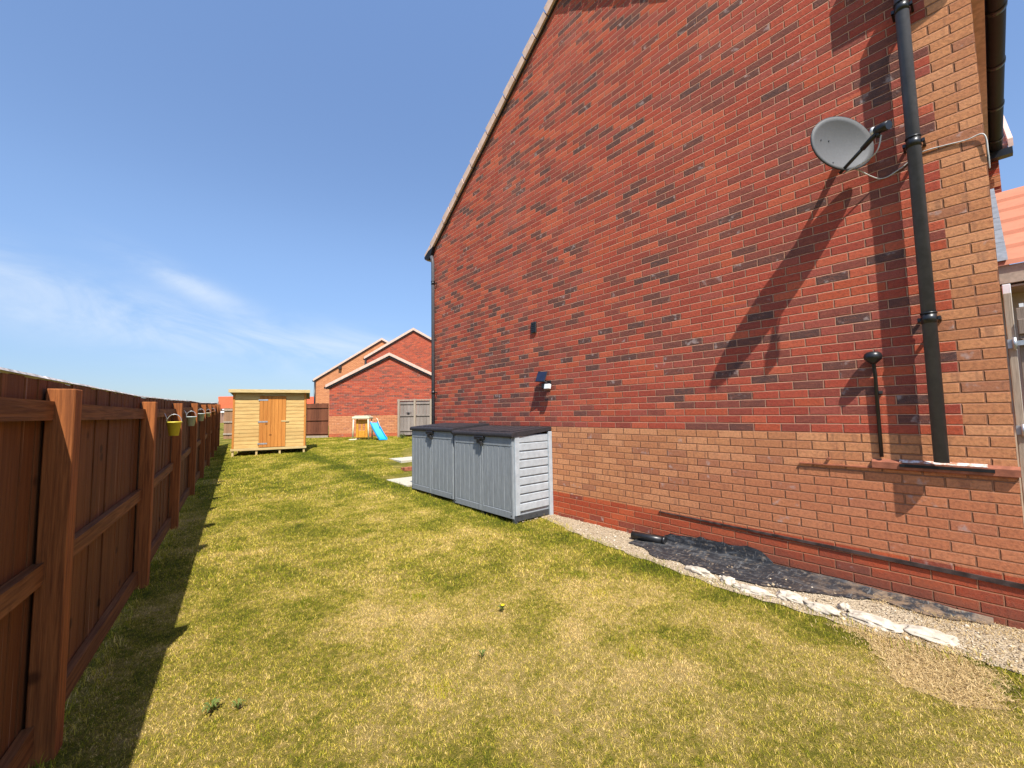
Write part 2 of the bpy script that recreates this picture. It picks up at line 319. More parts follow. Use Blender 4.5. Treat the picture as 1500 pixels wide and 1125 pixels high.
# ------------------------------------------------------------------ mesh helpers
class MB:
    def __init__(s): s.b = bmesh.new()
    def box(s, x0, x1, y0, y1, z0, z1, bev=0., M4=None, seg=1):
        r = bmesh.ops.create_cube(s.b, size=1.); vs = r['verts']
        for v in vs: v.co = V(((x0+x1)/2 + v.co.x*(x1-x0), (y0+y1)/2 + v.co.y*(y1-y0), (z0+z1)/2 + v.co.z*(z1-z0)))
        if bev:
            es = list({e for v in vs for e in v.link_edges})
            r = bmesh.ops.bevel(s.b, geom=es, offset=bev, segments=seg, affect='EDGES', profile=.5, clamp_overlap=True)
            vs = list({v for f in r['faces'] for v in f.verts} | {v for v in vs if v.is_valid})
        if M4 is not None:
            for v in vs: v.co = M4 @ v.co
        return vs
    def tube(s, pts, r, n=10, cap=True):
        pts = [V(p) for p in pts]; rs = r if isinstance(r, (list, tuple)) else [r]*len(pts); rings = []
        prev = None
        for i, p in enumerate(pts):
            d = (pts[min(i+1, len(pts)-1)] - pts[max(i-1, 0)]).normalized()
            a = prev if prev is not None else (V((0, 0, 1)) if abs(d.z) < .9 else V((1, 0, 0)))
            a = (a - d*a.dot(d)).normalized(); b = d.cross(a); prev = a
            rings.append([s.b.verts.new(p + (a*math.cos(t_) + b*math.sin(t_))*rs[i]) for t_ in [2*math.pi*k/n for k in range(n)]])
        for a, b in zip(rings, rings[1:]):
            for k in range(n): s.b.faces.new((a[k], a[(k+1) % n], b[(k+1) % n], b[k])).smooth = True
        if cap:
            s.b.faces.new(rings[0][::-1]); s.b.faces.new(rings[-1])
        return rings
    def prism(s, poly, d):
        """poly: list of points (3D), extruded by d"""
        a = [s.b.verts.new(V(p)) for p in poly]; b = [s.b.verts.new(V(p)+V(d)) for p in poly]; n = len(a)
        s.b.faces.new(a[::-1]); s.b.faces.new(b)
        for k in range(n): s.b.faces.new((a[k], a[(k+1) % n], b[(k+1) % n], b[k]))
    def lathe(s, prof, c, n=20, axis=V((0, 0, 1))):
        q = V((0, 0, 1)).rotation_difference(axis.normalized()); rings = []
        for r, z in prof:
            rings.append([s.b.verts.new(V(c) + q @ V((r*math.cos(2*math.pi*k/n), r*math.sin(2*math.pi*k/n), z))) for k in range(n)])
        for a, b in zip(rings, rings[1:]):
            for k in range(n): s.b.faces.new((a[k], a[(k+1) % n], b[(k+1) % n], b[k])).smooth = True
        s.b.faces.new(rings[0][::-1]); s.b.faces.new(rings[-1])
    def build(s, name, mat, parent=None, **k):
        bmesh.ops.recalc_face_normals(s.b, faces=s.b.faces)
        me = bpy.data.meshes.new(name); s.b.to_mesh(me); s.b.free(); me.materials.append(M[mat] if isinstance(mat, str) else mat)
        o = bpy.data.objects.new(name, me); COL.objects.link(o)
        if parent: o.parent = parent
        tag(o, **k); return o
def tag(o, label=None, cat=None, group=None, kind=None):
    if label: o['label'] = label
    if cat: o['category'] = cat
    if group: o['group'] = group
    if kind: o['kind'] = kind
def thing(name, label, cat, loc=(0, 0, 0), rz=0., group=None):
    o = bpy.data.objects.new(name, None); COL.objects.link(o); o.empty_display_size = .2
    o.location = loc; o.rotation_euler = (0, 0, rz); tag(o, label, cat, group); return o
def np_mesh(name, verts, faces, mat, rnd=None, parent=None, **k):
    me = bpy.data.meshes.new(name); nv, nf = len(verts), len(faces); c = faces.shape[1]
    me.vertices.add(nv); me.vertices.foreach_set('co', verts.astype(np.float32).ravel())
    me.loops.add(nf*c); me.loops.foreach_set('vertex_index', faces.astype(np.int32).ravel())
    me.polygons.add(nf); me.polygons.foreach_set('loop_start', np.arange(0, nf*c, c, dtype=np.int32))
    me.update(calc_edges=True)
    if rnd is not None:
        a = me.attributes.new('rnd', 'FLOAT', 'POINT'); a.data.foreach_set('value', rnd.astype(np.float32))
    me.materials.append(M[mat]); o = bpy.data.objects.new(name, me); COL.objects.link(o)
    if parent: o.parent = parent
    tag(o, **k); return o

# ------------------------------------------------------------------ ground
def sm(a, b, x):
    t_ = np.clip((x-a)/(b-a), 0, 1); return t_*t_*(3-2*t_)
def G(x, y):
    return np.minimum(.5, np.maximum(0, y-5)*.025) + (np.clip(x, -2, 9)-1.6)*.03*sm(8, 14, y)
def bumps(x, y):
    return .008*np.sin(2.1*x+1.3*y)*np.sin(1.7*y-.6*x) + .005*np.sin(5.3*x-2.2*y+1.)
EDGE = [(-60, 3.66), (-.4, 3.66), (.08, 3.60), (.5, 3.58), (.95, 3.57), (1.6, 3.56), (2.25, 3.66), (3.07, 3.76), (3.6, 3.9), (4.15, 4.12), (4.19, 3.56), (7.3, 3.56), (7.42, 3.62), (8.8, 3.54), (8.95, 4.3), (10.8, 4.6), (10.9, 5.3), (12, 5.6), (14, 7.2), (17, 9.4), (60, 9.4)]
def edge(y):
    return np.interp(y, [e[0] for e in EDGE], [e[1] for e in EDGE])
def fenceX(y): return -.311 + .119*(y-2.729)
xs = np.unique(np.concatenate([np.linspace(-400, -12, 14), np.linspace(-12, -2, 11), np.arange(-2, 7, .12), np.linspace(7, 14, 15), np.linspace(14, 400, 16)]))
ys = np.unique(np.concatenate([np.linspace(-400, -12, 14), np.linspace(-12, -1, 12), np.arange(-1, 10, .12), np.arange(10, 24, .5), np.linspace(24, 500, 20)]))
gx, gy = np.meshgrid(xs, ys); gz = G(gx, gy) + bumps(gx, gy)*sm(-3, 0, gy)
vv = np.stack([gx.ravel(), gy.ravel(), gz.ravel()], 1); nx, ny = len(xs), len(ys)
ii = (np.arange(ny-1)[:, None]*nx + np.arange(nx-1)[None, :]).ravel()
lawn = np_mesh('ground', vv, np.stack([ii, ii+1, ii+nx+1, ii+nx], 1), 'turf', label='patchy sunlit lawn rising gently away from the camera', kind='structure')
lawn.data.polygons.foreach_set('use_smooth', [True]*len(lawn.data.polygons))
def gz_at(x, y): return float(G(np.float64(x), np.float64(y)) + bumps(x, y)*sm(-3, 0, y))

# grass blades: one mesh, a triangle or a bent pair per blade, denser and finer near the camera
def blades(n, xr, yr, hmin, hmax, w, keep, lean=.9):
    x = rng.uniform(*xr, n); y = rng.uniform(*yr, n); k = keep(x, y); x, y = x[k], y[k]; n = len(x)
    z = G(x, y) + bumps(x, y)*sm(-3, 0, y) - .003
    h = rng.uniform(hmin, hmax, n)*(1 + .4*(rng.random(n) > .97)); a = rng.uniform(0, 2*np.pi, n); ln = rng.uniform(.1, lean, n)*h
    la = rng.uniform(0, 2*np.pi, n); ca, sa = np.cos(a)*w/2, np.sin(a)*w/2
    dx, dy = np.cos(la)*ln, np.sin(la)*ln
    p0 = np.stack([x-ca, y-sa, z], 1); p1 = np.stack([x+ca, y+sa, z], 1)
    p2 = np.stack([x+dx*.35+ca*.7, y+dy*.35+sa*.7, z+h*.6], 1); p3 = np.stack([x+dx*.35-ca*.7, y+dy*.35-sa*.7, z+h*.6], 1)
    p4 = np.stack([x+dx*1.2, y+dy*1.2, z+h], 1)
    v = np.stack([p0, p1, p2, p3, p4], 1).reshape(-1, 3); b = np.arange(n)*5
    q = np.concatenate([np.stack([b, b+1, b+2], 1), np.stack([b, b+2, b+3], 1), np.stack([b+3, b+2, b+4], 1)])
    r = np.repeat(np.clip(rng.normal(.5, .22, n), 0, 1), 5)
    return v, q, r
def lump(x, y):
    return .5 + .22*np.sin(7.1*x+3*np.sin(4.3*y)) * np.sin(6.3*y+2.4*np.sin(5.1*x+1)) + .2*np.sin(17*x+2*np.sin(13*y))*np.sin(15*y)
# bare straw patch beside the edging
PATCH = [(3.50, .80), (3.42, .58), (3.22, .50), (3.06, .42), (3.0, .25), (3.12, .12), (3.25, .05), (3.45, .08), (3.62, .16), (3.64, .45), (3.60, .75)]
def smooth(P, k=2):
    for _ in range(k):
        Q = []
        for i in range(len(P)):
            a, b = P[i], P[(i+1) % len(P)]; Q += [(a[0]*.75+b[0]*.25, a[1]*.75+b[1]*.25), (a[0]*.25+b[0]*.75, a[1]*.25+b[1]*.75)]
        P = Q
    return P
PATCH = smooth(PATCH, 3)
PATCH = [(x+.03*math.sin(19*y+2)+.015*math.sin(47*x+31*y), y+.025*math.sin(23*x)+.015*math.cos(41*x)) for x, y in PATCH]
def inpoly(x, y, P):
    c = np.zeros(len(x), bool); j = len(P)-1
    for i in range(len(P)):
        xi, yi = P[i]; xj, yj = P[j]
        c ^= ((yi > y) != (yj > y)) & (x < (xj-xi)*(y-yi)/(yj-yi+1e-12) + xi); j = i
    return c
def vis(x, y, marg=.3):     # roughly inside the camera's view plus a step to either side
    r = x*math.cos(TH) - y*math.sin(TH); z = x*math.sin(TH) + y*math.cos(TH)
    return (z > .9) & (np.abs(r) < 1.45*z + marg)
def keep_near(z0, z1, dens=1.):
    def f(x, y):
        z = x*math.sin(TH) + y*math.cos(TH)
        wob = .05*np.sin(9*y) + .03*np.sin(23*y+1)
        k = vis(x, y) & (z >= z0) & (z < z1) & (x > fenceX(y)-.16) & (x < edge(y)+wob*(y < 4)+rng.normal(0, .025, len(x)))
        k &= ~inpoly(x+.035*np.sin(31*y)+.02*np.sin(77*x)+rng.normal(0, .07, len(x)), y+.03*np.sin(27*x)+rng.normal(0, .07, len(x)), PATCH) | (rng.random(len(x)) < .14)
        return k & (rng.random(len(x)) < (.55 + .6*lump(x, y))*dens)
    return f
parts = [blades(900000, (-1.2, 4.3), (-2.2, 6.4), .007, .017, .0027, keep_near(.9, 3.6), 1.1),
         blades(420000, (-1.2, 4.3), (-.8, 11), .010, .025, .0045, keep_near(3.6, 7.), 1.3),
         blades(330000, (-.6, 9), (2, 20), .014, .034, .009, keep_near(7., 18.5))]
# longer tufts: along the gravel edge, the fence foot and around the storage box
def keep_edge(x, y):
    e = edge(y)+.04*np.sin(9*y)
    return vis(x, y) & (((x > e-.16) & (x < e+.03) & (rng.random(len(x)) < .5)) | ((x > fenceX(y)-.16) & (x < fenceX(y)+.04) & (rng.random(len(x)) < .55)))
parts.append(blades(110000, (-.8, 4.4), (.0, 9.5), .03, .062, .0038, keep_edge))
tufts = [(2.72, 2.14, .16), (1.18, 1.99, .13), (1.6, 3.1, .12), (.9, 3.6, .15), (2.2, 1.5, .1), (3.35, .02, .2), (3.5, 4.1, .22), (3.95, 3.98, .14), (2.9, 2.5, .12), (2.0, 5.2, .15), (.6, 5.5, .15)]
for cx, cy, rr_ in tufts:
    def kt(x, y, cx=cx, cy=cy, rr_=rr_): return rng.random(len(x)) < np.exp(-((x-cx)**2+(y-cy)**2)/(rr_*.55)**2)
    v_, q_, r_ = blades(1100, (cx-rr_, cx+rr_), (cy-rr_, cy+rr_), .015, .036, .003, kt); parts.append((v_, q_, r_*.1))
vs_, fs_, rs_, off = [], [], [], 0
for v_, q_, r_ in parts: vs_.append(v_); fs_.append(q_+off); rs_.append(r_); off += len(v_)
np_mesh('grass', np.concatenate(vs_), np.concatenate(fs_), 'grass', np.concatenate(rs_), label='short patchy green and straw coloured lawn grass', cat='grass', kind='stuff')

# sheets on the ground (irregular outlines), each a few mm above the soil
def sheet(name, poly, mat, dz, jit=.0, sub=7, **k):
    P = []
    for i in range(len(poly)):
        a, b = V(poly[i]), V(poly[(i+1) % len(poly)])
        n = max(1, int((b-a).length/.07))
        for j in range(n):
            p = a.lerp(b, j/n); P.append((p.x+random.uniform(-jit, jit), p.y+random.uniform(-jit, jit)))
    px = np.array([p[0] for p in P]); py = np.array([p[1] for p in P])
    bm = bmesh.new(); vs = [bm.verts.new((x, y, gz_at(x, y)+dz)) for x, y in P]; bm.faces.new(vs)
    bmesh.ops.triangulate(bm, faces=bm.faces)
    for _ in range(sub):
        es = [e for e in bm.edges if e.calc_length() > .12]
        if not es: break
        bmesh.ops.subdivide_edges(bm, edges=es, cuts=1); bmesh.ops.triangulate(bm, faces=bm.faces)
    for v in bm.verts: v.co.z = gz_at(v.co.x, v.co.y) + dz
    bmesh.ops.recalc_face_normals(bm, faces=bm.faces)
    for f in bm.faces:
        f.smooth = True
        if f.normal.z < 0: f.normal_flip()
    me = bpy.data.meshes.new(name); bm.to_mesh(me); bm.free(); me.materials.append(M[mat]); o = bpy.data.objects.new(name, me); COL.objects.link(o); tag(o, **k); return o
sheet('gravel_path', [(4.30, 4.35), (4.08, 4.2), (3.86, 3.55), (3.74, 3.07), (3.64, 2.25), (3.54, 1.6), (3.55, .95), (3.57, .45), (3.6, .05), (3.62, -.5), (3.7, -2.2), (4.3, -2.2)], 'gravel', .006, .025,
      label='sandy gravel strip between the lawn and the brick wall', kind='structure')
sheet('soil', PATCH, 'dry', .002, .03, label='bare patch of dried straw coloured turf at the lawn edge', kind='structure')
# pebbles
n = 5200; y = rng.uniform(-.4, 4.2, n); x = rng.uniform(3.4, 4.29, n); k = (x > edge(y)-.02) & vis(x, y); x, y = x[k], y[k]; n = len(x)
oc = np.array([(1, 0, 0), (-1, 0, 0), (0, 1, 0), (0, -1, 0), (0, 0, 1), (0, 0, -1)], float)
of = np.array([(0, 2, 4), (2, 1, 4), (1, 3, 4), (3, 0, 4), (2, 0, 5), (1, 2, 5), (3, 1, 5), (0, 3, 5)])
s = rng.uniform(.004, .010, (n, 1, 1))*(1 + 1.3*(rng.random((n, 1, 1)) > .93))*rng.uniform(.6, 1.3, (n, 1, 3)); ang = rng.uniform(0, 6.28, n)
pv = oc[None]*s*np.array([1, 1, .6]); ca, sa = np.cos(ang)[:, None], np.sin(ang)[:, None]
pv = np.stack([pv[..., 0]*ca-pv[..., 1]*sa, pv[..., 0]*sa+pv[..., 1]*ca, pv[..., 2]], -1)
zz = np.array([gz_at(a, b) for a, b in zip(x, y)]) + .009
pv += np.stack([x, y, zz], 1)[:, None, :]
np_mesh('gravel', pv.reshape(-1, 3), (of[None]+np.arange(n)[:, None, None]*6).reshape(-1, 3), 'pebble', np.repeat(rng.random(n), 6), label='loose pale pebbles scattered along the wall foot', cat='gravel', kind='stuff')
# straw lying on the bare patch and at the near end of the gravel
def keep_patch(x, y): return inpoly(x+rng.normal(0, .07, len(x)), y+rng.normal(0, .07, len(x)), PATCH) | ((x > 3.6) & (y < .45) & (y > -.3) & (rng.random(len(x)) < .18)) | ((x > 4.05) & (y < .7) & (rng.random(len(x)) < .35))
v_, q_, r_ = blades(42000, (2.85, 4.28), (-.3, 1.0), .004, .016, .0035, keep_patch, 3.2); v_[:, 2] += .012
np_mesh('straw', v_, q_, 'straw', r_, label='dry cut straw lying on the bare patch', cat='straw', kind='stuff')

# ------------------------------------------------------------------ black membrane, roll, edging lumps
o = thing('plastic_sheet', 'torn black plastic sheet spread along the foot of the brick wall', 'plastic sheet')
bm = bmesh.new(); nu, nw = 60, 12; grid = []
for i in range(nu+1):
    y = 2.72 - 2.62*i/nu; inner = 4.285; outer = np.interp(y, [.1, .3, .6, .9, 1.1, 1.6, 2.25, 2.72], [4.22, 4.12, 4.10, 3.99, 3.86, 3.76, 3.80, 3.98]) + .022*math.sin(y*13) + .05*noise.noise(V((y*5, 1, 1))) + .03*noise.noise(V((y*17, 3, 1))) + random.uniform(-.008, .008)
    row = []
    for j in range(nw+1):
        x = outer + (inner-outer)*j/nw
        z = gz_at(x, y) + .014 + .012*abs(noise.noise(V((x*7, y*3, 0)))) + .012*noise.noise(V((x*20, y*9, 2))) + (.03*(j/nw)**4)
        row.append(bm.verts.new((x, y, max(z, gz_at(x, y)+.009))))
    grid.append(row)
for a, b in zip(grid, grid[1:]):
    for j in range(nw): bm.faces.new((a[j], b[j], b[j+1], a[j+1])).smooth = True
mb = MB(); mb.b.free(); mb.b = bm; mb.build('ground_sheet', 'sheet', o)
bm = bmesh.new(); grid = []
for i in range(31):        # a cast shadow on the brickwork, built as a dark upturned sheet
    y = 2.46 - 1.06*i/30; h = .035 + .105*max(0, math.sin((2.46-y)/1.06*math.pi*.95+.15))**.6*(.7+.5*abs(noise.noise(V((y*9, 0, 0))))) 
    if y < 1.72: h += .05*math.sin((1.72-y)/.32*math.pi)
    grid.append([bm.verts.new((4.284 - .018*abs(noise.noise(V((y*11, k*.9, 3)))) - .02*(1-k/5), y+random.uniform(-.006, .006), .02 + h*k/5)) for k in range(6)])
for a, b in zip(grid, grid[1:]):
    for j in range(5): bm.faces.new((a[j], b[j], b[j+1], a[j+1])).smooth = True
mb = MB(); mb.b.free(); mb.b = bm; mb.build('wall_shadow', 'sheet', o)
mb = MB(); mb.tube([(4.20, 2.42, .045), (4.16, 2.6, .047), (4.13, 2.78, .045)], .042, 14); mb.tube([(4.2, 2.41, .046), (4.195, 2.44, .046)], .048, 12)
mb.build('plastic_roll', 'black', label='short black roll of plastic lying on the gravel at the wall foot', cat='plastic roll')
def lumpmesh(c, rx, ry, rz, seed, ang):
    b = bmesh.new(); bmesh.ops.create_icosphere(b, subdivisions=4, radius=1.)
    for v in b.verts:
        d = v.co.copy(); n_ = 1 + .42*noise.noise(d*1.4+V((seed, 0, 0))) + .26*noise.noise(d*3.1+V((0, seed, 0))) + .10*noise.noise(d*8)
        p = V((d.x*rx, d.y*ry, max(d.z, -.5)*rz))*n_; ca, sa = math.cos(ang), math.sin(ang)
        v.co = V((c[0] + p.x*ca - p.y*sa, c[1] + p.x*sa + p.y*ca, c[2] + p.z))
    for f in b.faces: f.smooth = True
    return b
ST = [(3.71, 1.80, .05, .13, 'thin flat mortar lump at the far end of the edging row, by the plastic sheet'), (3.68, 1.55, .045, .07, 'small knob second from the far end of the pale edging row'),
      (3.65, 1.36, .06, .13, 'flat ragged mortar lump in the middle of the edging row'), (3.73, 1.11, .085, .10, 'brightest raised white lump of the edging row'),
      (3.68, .90, .06, .11, 'broad flat mortar lump just nearer than the white one'), (3.71, .63, .075, .15, 'long smooth pale lump beside the bare straw patch'),
      (3.75, .36, .08, .13, 'long low pale lump at the near end of the edging row'), (3.79, .80, .03, .035, 'upright pebble sized lump standing behind the edging row')]
for i, (x, y, rx, ry, lb) in enumerate(ST):
    b = lumpmesh((x, y, gz_at(x, y)+.012), rx, ry, .028 if rx > .05 else .04, i*3.7+1, random.uniform(-.2, .2)); mb = MB(); mb.b.free(); mb.b = b
    mb.build('edging_stone', 'stone', label=lb, cat='edging stone', group='pale mortar lumps edging the gravel')

# ------------------------------------------------------------------ main house
L = 7.72; Y0 = -.07; EZ = 4.97; RY = Y0 + L/2; RZ = EZ + L/2*.711; XB = 8.58
hs = thing('brick_house', 'large red brick house gable wall with cream brick base and corner blocks', 'house', (4.3, Y0, 0))
mb = MB(); mb.prism([(0, 0, -.3), (0, L, -.3), (0, L, EZ), (0, L/2, RZ), (0, 0, EZ)], (.22, 0, 0)); mb.build('gable_wall', 'house_brick', hs)
mb = MB(); mb.box(.22, XB-4.3, 0, .22, -.3, EZ-.02); mb.build('front_wall', 'front_brick', hs)
mb = MB(); mb.box(.22, XB-4.3, L-.22, L, -.3, EZ-.02); mb.build('rear_wall', 'front_brick', hs)
# plinth: bottom courses stand slightly proud, a dark damp course strip above them on the near half
mb = MB(); mb.prism([(-.012, -.0, .262), (-.012, 2.6, .318), (-.012, 2.6, .328), (-.012, 0, .296)], (.012, 0, 0)); mb.build('damp_course', 'damp', hs)
# roof
def roof_slab(mb, ya, za, yb, zb, x0, x1, th):
    n_ = V((0, -(zb-za), yb-ya)).normalized()
    if n_.z < 0: n_ = -n_
    mb.prism([(x0, ya, za), (x0, yb, zb), V((x0, yb, zb)) + n_*th, V((x0, ya, za)) + n_*th], (x1-x0, 0, 0))
mb = MB(); ov = .17
roof_slab(mb, -ov+.02, EZ-ov*.711+.02, L/2, RZ+.005, -.03, XB-4.3+.1, .055); roof_slab(mb, L+ov-.02, EZ-ov*.711+.02, L/2, RZ+.005, -.03, XB-4.3+.1, .055)
rf = mb.build('roof', 'tile_main', hs)
# verge: overlapping dry verge caps running up both slopes
mb = MB(); sl = math.hypot(1, .711); total = (L/2+ov)*sl; npc = int(total/.31)
for sgn in (1, -1):
    for i in range(npc+1):
        a = i*.31; b_ = min(a+.292, total); 
        def P(d): 
            yy = -ov + d/sl; return (yy if sgn == 1 else L-yy, EZ + yy*.711)
        (ya, za), (yb, zb) = P(a), P(b_); k = .006*(i % 2)
        ny, nz = (-.711/sl*sgn, 1/sl)
        mb.prism([(-.062-k, ya, za-.055), (-.062-k, yb, zb-.055), (-.062-k, yb+ny*.10, zb-.0+nz*.10-.02+k), (-.062-k, ya+ny*.10, za-.0+nz*.10+k)], (.15, 0, 0))
mb.build('verge', 'verge', rf)
mb = MB()
for sgn in (1, -1):        # shade line under the caps, built as a dark strip
    P = [(-.03, -ov+.05, EZ-(ov-.05)*.711-.085), (-.03, L/2, RZ-.085), (-.03, L/2, RZ-.05), (-.03, -ov+.05, EZ-(ov-.05)*.711-.05)]
    if sgn == -1: P = [(a, L-b, c) for a, b, c in P]
    mb.prism(P, (.03, 0, 0))
mb.build('verge_shade', 'dark_metal', rf)
# boxed foot of the roof at both eaves
for sgn, nm in ((1, 'near'), (-1, 'far')):
    mb = MB(); P = [(-.12, -.16, EZ-.12), (-.12, -.06, EZ-.06), (-.12, .55, EZ-.06), (-.12, .55, EZ+.30), (-.12, -.16, EZ-.08)]
    if sgn == 1: mb.prism(P, (.12, 0, 0)); mb.build('eaves_box', 'matt_black', hs)
    else:
        mb.prism([(-.07, L+.20, EZ-.15), (-.07, L+.03, EZ-.20), (-.07, L-.07, EZ-.12), (-.07, L-.15, EZ+.03), (-.07, L+.05, EZ-.01), (-.07, L+.22, EZ-.10)], (.07, 0, 0)); mb.build('eaves_box', 'matt_black', hs)
mb = MB(); mb.box(.0, 4.3, -.085, -.002, EZ-.13, EZ-.105); mb.build('soffit', 'soffit', hs)
mb = MB(); mb.box(-.02, 8.8, L+.002, L+.20, EZ-.17, EZ-.15); mb.build('soffit', 'soffit', hs)
def gutter(x0, x1, yc, z, r, parent):
    mb = MB(); nseg = 12; b = mb.b
    for x_a, x_b in [(x0, x1)]:
        rings = []
        for x in (x_a, x_b):
            rings.append([b.verts.new((x, yc + rr_*math.cos(a), z + rr_*math.sin(a))) for rr_, rng_ in ((r, 1), (r-.004, -1)) for a in ([math.pi + math.pi*k/nseg for k in range(nseg+1)] if rng_ == 1 else [2*math.pi - math.pi*k/nseg for k in range(nseg+1)])])
        n_ = len(rings[0])
        for k in range(n_): b.faces.new((rings[0][k], rings[0][(k+1) % n_], rings[1][(k+1) % n_], rings[1][k])).smooth = True
    g_ = mb.build('gutter', 'matt_black', parent)
    x = x0+.25
    while x < x1:
        mb = MB(); mb.tube([(x-.03, yc, z-.0), (x+.03, yc, z-.0)], r+.006, 18); mb.build('bracket', 'black', g_); x += .9
    mb = MB(); mb.box(x0-.004, x0, yc-r, yc+r, z-r, z+.01); mb.build('stop_end', 'black', g_)
    return g_
gutter(-.05, 4.3, -.15, EZ-.055, .062, hs); gutter(-.05, 8.8, L+.15, EZ-.09, .062, hs)
# downpipes
def downpipe(y, ztop, zbot, r, joints, parent, xo=-.095, neck=None, seg=18):
    mb = MB(); pts = [(xo, y, zbot), (xo, y, ztop)]
    if neck: pts += neck
    mb.tube(pts, r, seg); d = mb.build('downpipe', 'pipe', parent)
    for jz in joints:
        mb = MB(); mb.tube([(xo, y, jz-.035), (xo, y, jz+.035)], r+.003, seg); mb.tube([(xo, y, jz+.035), (xo, y, jz+.045)], r+.006, seg)
        mb.box(xo-.012, -.001, y-r-.020, y-r-.006, jz-.012, jz+.012); mb.box(xo-.012, -.001, y+r+.006, y+r+.020, jz-.012, jz+.012)
        mb.box(xo-.006, xo+.006, y-r-.020, y+r+.020, jz-.012, jz+.012); mb.build('bracket', 'black', d)
    return d
downpipe(.342, 4.72, 1.06, .040, (2.09, 3.42, 4.50), hs, neck=[(-.11, .30, 4.80), (-.12, .1, 4.83), (-.10, -.12, 4.86)])
downpipe(L-.155, 4.62, .0, .036, (1.9, 4.2), hs, xo=-.07, neck=[(-.07, L-.14, 4.70), (-.06, L-.08, 4.80)])
# ledge at the foot of the pipe: terracotta channel with a dark slot and a whitish mortar bed
o = thing('wall_ledge', 'terracotta coloured ledge with dark slot and chalky top under the thick downpipe', 'ledge')
mb = MB(); mb.prism([(4.30, .66, .985), (4.268, .66, .985), (4.268, .66, 1.032), (4.30, .66, 1.052)], (0, -.74, 0)); mb.build('ledge_body', 'terra', o)
mb = MB(); mb.box(4.260, 4.2675, .03, .50, 1.004, 1.026); mb.build('slot', 'black', o)
t = T('chalky mortar bed'); n = t.noise(t.obj, 22, 5, .7); t.fin(t.mix(t.step(n, .38, .60), (.46, .20, .12), (.78, .70, .64)), .9, .1); M['chalk'] = t.m
mb = MB(); mb.prism([(4.297, .50, 1.053), (4.270, .50, 1.037), (4.270, .50, 1.040), (4.297, .50, 1.056)], (0, -.44, 0)); mb.build('mortar_bed', 'chalk', o)
mb = MB(); mb.box(4.283, 4.2995, -.068, 1.15, .975, .984); mb.tube([(4.275, .94, 1.03), (4.2995, .94, 1.03)], .012, 10); mb.build('wall_strip', 'terra', o)
# vents
o = thing('wall_vent', 'black mushroom vent on a thin pipe on the red brick', 'vent', (4.3, .60, 0))
mb = MB(); mb.lathe([(.012, .05), (.035, .046), (.052, .032), (.058, .010), (.054, -.012), (.03, -.034), (.016, -.05)], (-.06, 0, 1.845), 20); mb.build('cowl', 'black', o)
mb = MB(); mb.tube([(-.05, 0, 1.845), (-.048, 0, 1.78), (-.022, 0, 1.72), (-.016, 0, 1.07)], .0125, 10); mb.build('pipe', 'black', o)
mb = MB(); mb.box(-.03, 0, -.035, -.012, 1.56, 1.585, .003); mb.build('clip', 'dark_metal', o)
o = thing('wall_grille', 'small dark box vent high on the red brick above the solar light', 'vent', (4.3, 4.51, 2.76))
mb = MB(); mb.box(-.022, 0, -.055, .055, -.085, .085, .004); mb.build('housing', 'dark_metal', o)
mb = MB()
for k in range(5): mb.box(-.030, -.0225, -.045, .045, -.070+k*.030, -.056+k*.030)
mb.build('louvre', 'black', o)
# solar light
o = thing('solar_light', 'solar wall light with blue panel and white lamp above the storage boxes', 'wall light', (4.3, 4.22, 1.86))
rm = Matrix.Rotation(math.radians(-50), 4, 'Y') @ Matrix.Rotation(math.radians(0), 4, 'Z')
pm = Matrix.Translation((-.085, .07, .12)) @ Matrix.Rotation(math.radians(-66), 4, 'Y') @ Matrix.Rotation(math.radians(10), 4, 'X')
mb = MB(); mb.box(-.085, .085, -.085, .085, -.008, .008, .003, pm); pn = mb.build('solar_panel', 'black', o)
mb = MB(); mb.box(-.076, .076, -.076, .076, .0085, .0105, 0, pm); mb.build('cell', 'blue_glass', pn)
mb = MB(); mb.tube([(0, .0, .03), (-.06, .0, .03), (-.07, .04, .06), (-.08, .07, .10)], .014, 8); mb.box(-.02, 0, -.05, .05, -.05, .06, .004); mb.build('bracket', 'black', o)
mb = MB(); mb.box(-.10, -.02, -.0, .065, -.055, .02, .008); mb.build('lamp_body', 'black', o)
hm = Matrix.Translation((-.095, -.03, -.03)) @ Matrix.Rotation(math.radians(12), 4, 'Y')
mb = MB(); mb.box(-.012, .03, -.075, .028, -.036, .036, .004, hm); mb.build('diffuser', 'white', o)

# ------------------------------------------------------------------ satellite dish
dc = V((3.979, 0.639, 3.521)); da = 4.146; de = 0.0; tw = .01
nn = V((math.cos(de)*math.cos(da), math.cos(de)*math.sin(da), math.sin(de)))
ss = V((0, 0, 1)).cross(nn).normalized(); uu = nn.cross(ss)
ss, uu = ss*math.cos(tw) + uu*math.sin(tw), uu*math.cos(tw) - ss*math.sin(tw)
o = thing('satellite_dish', 'grey oval satellite dish mounted high on the brick wall beside the downpipe', 'satellite dish', (4.3, .68, 3.60))
def dp(a, r, dep): return dc + ss*(0.274*r*math.cos(a)) + uu*(0.214*r*math.sin(a)) + nn*dep - V((4.3, .68, 3.60))
bm = bmesh.new(); na = 48; fr = []; bk = []
for k in range(9):
    r_ = max(k/8, .001); fr.append([bm.verts.new(dp(2*math.pi*i/na, r_, -.05*(1-r_*r_))) for i in range(na)])
for k in range(9):
    r_ = max(k/8, .001); bk.append([bm.verts.new(dp(2*math.pi*i/na, r_*(1.012 if k == 8 else 1), -.05*(1-r_*r_)-.012)) for i in range(na)])
for rings in (fr, bk):
    for a, b in zip(rings, rings[1:]):
        for i in range(na): bm.faces.new((a[i], a[(i+1) % na], b[(i+1) % na], b[i])).smooth = True
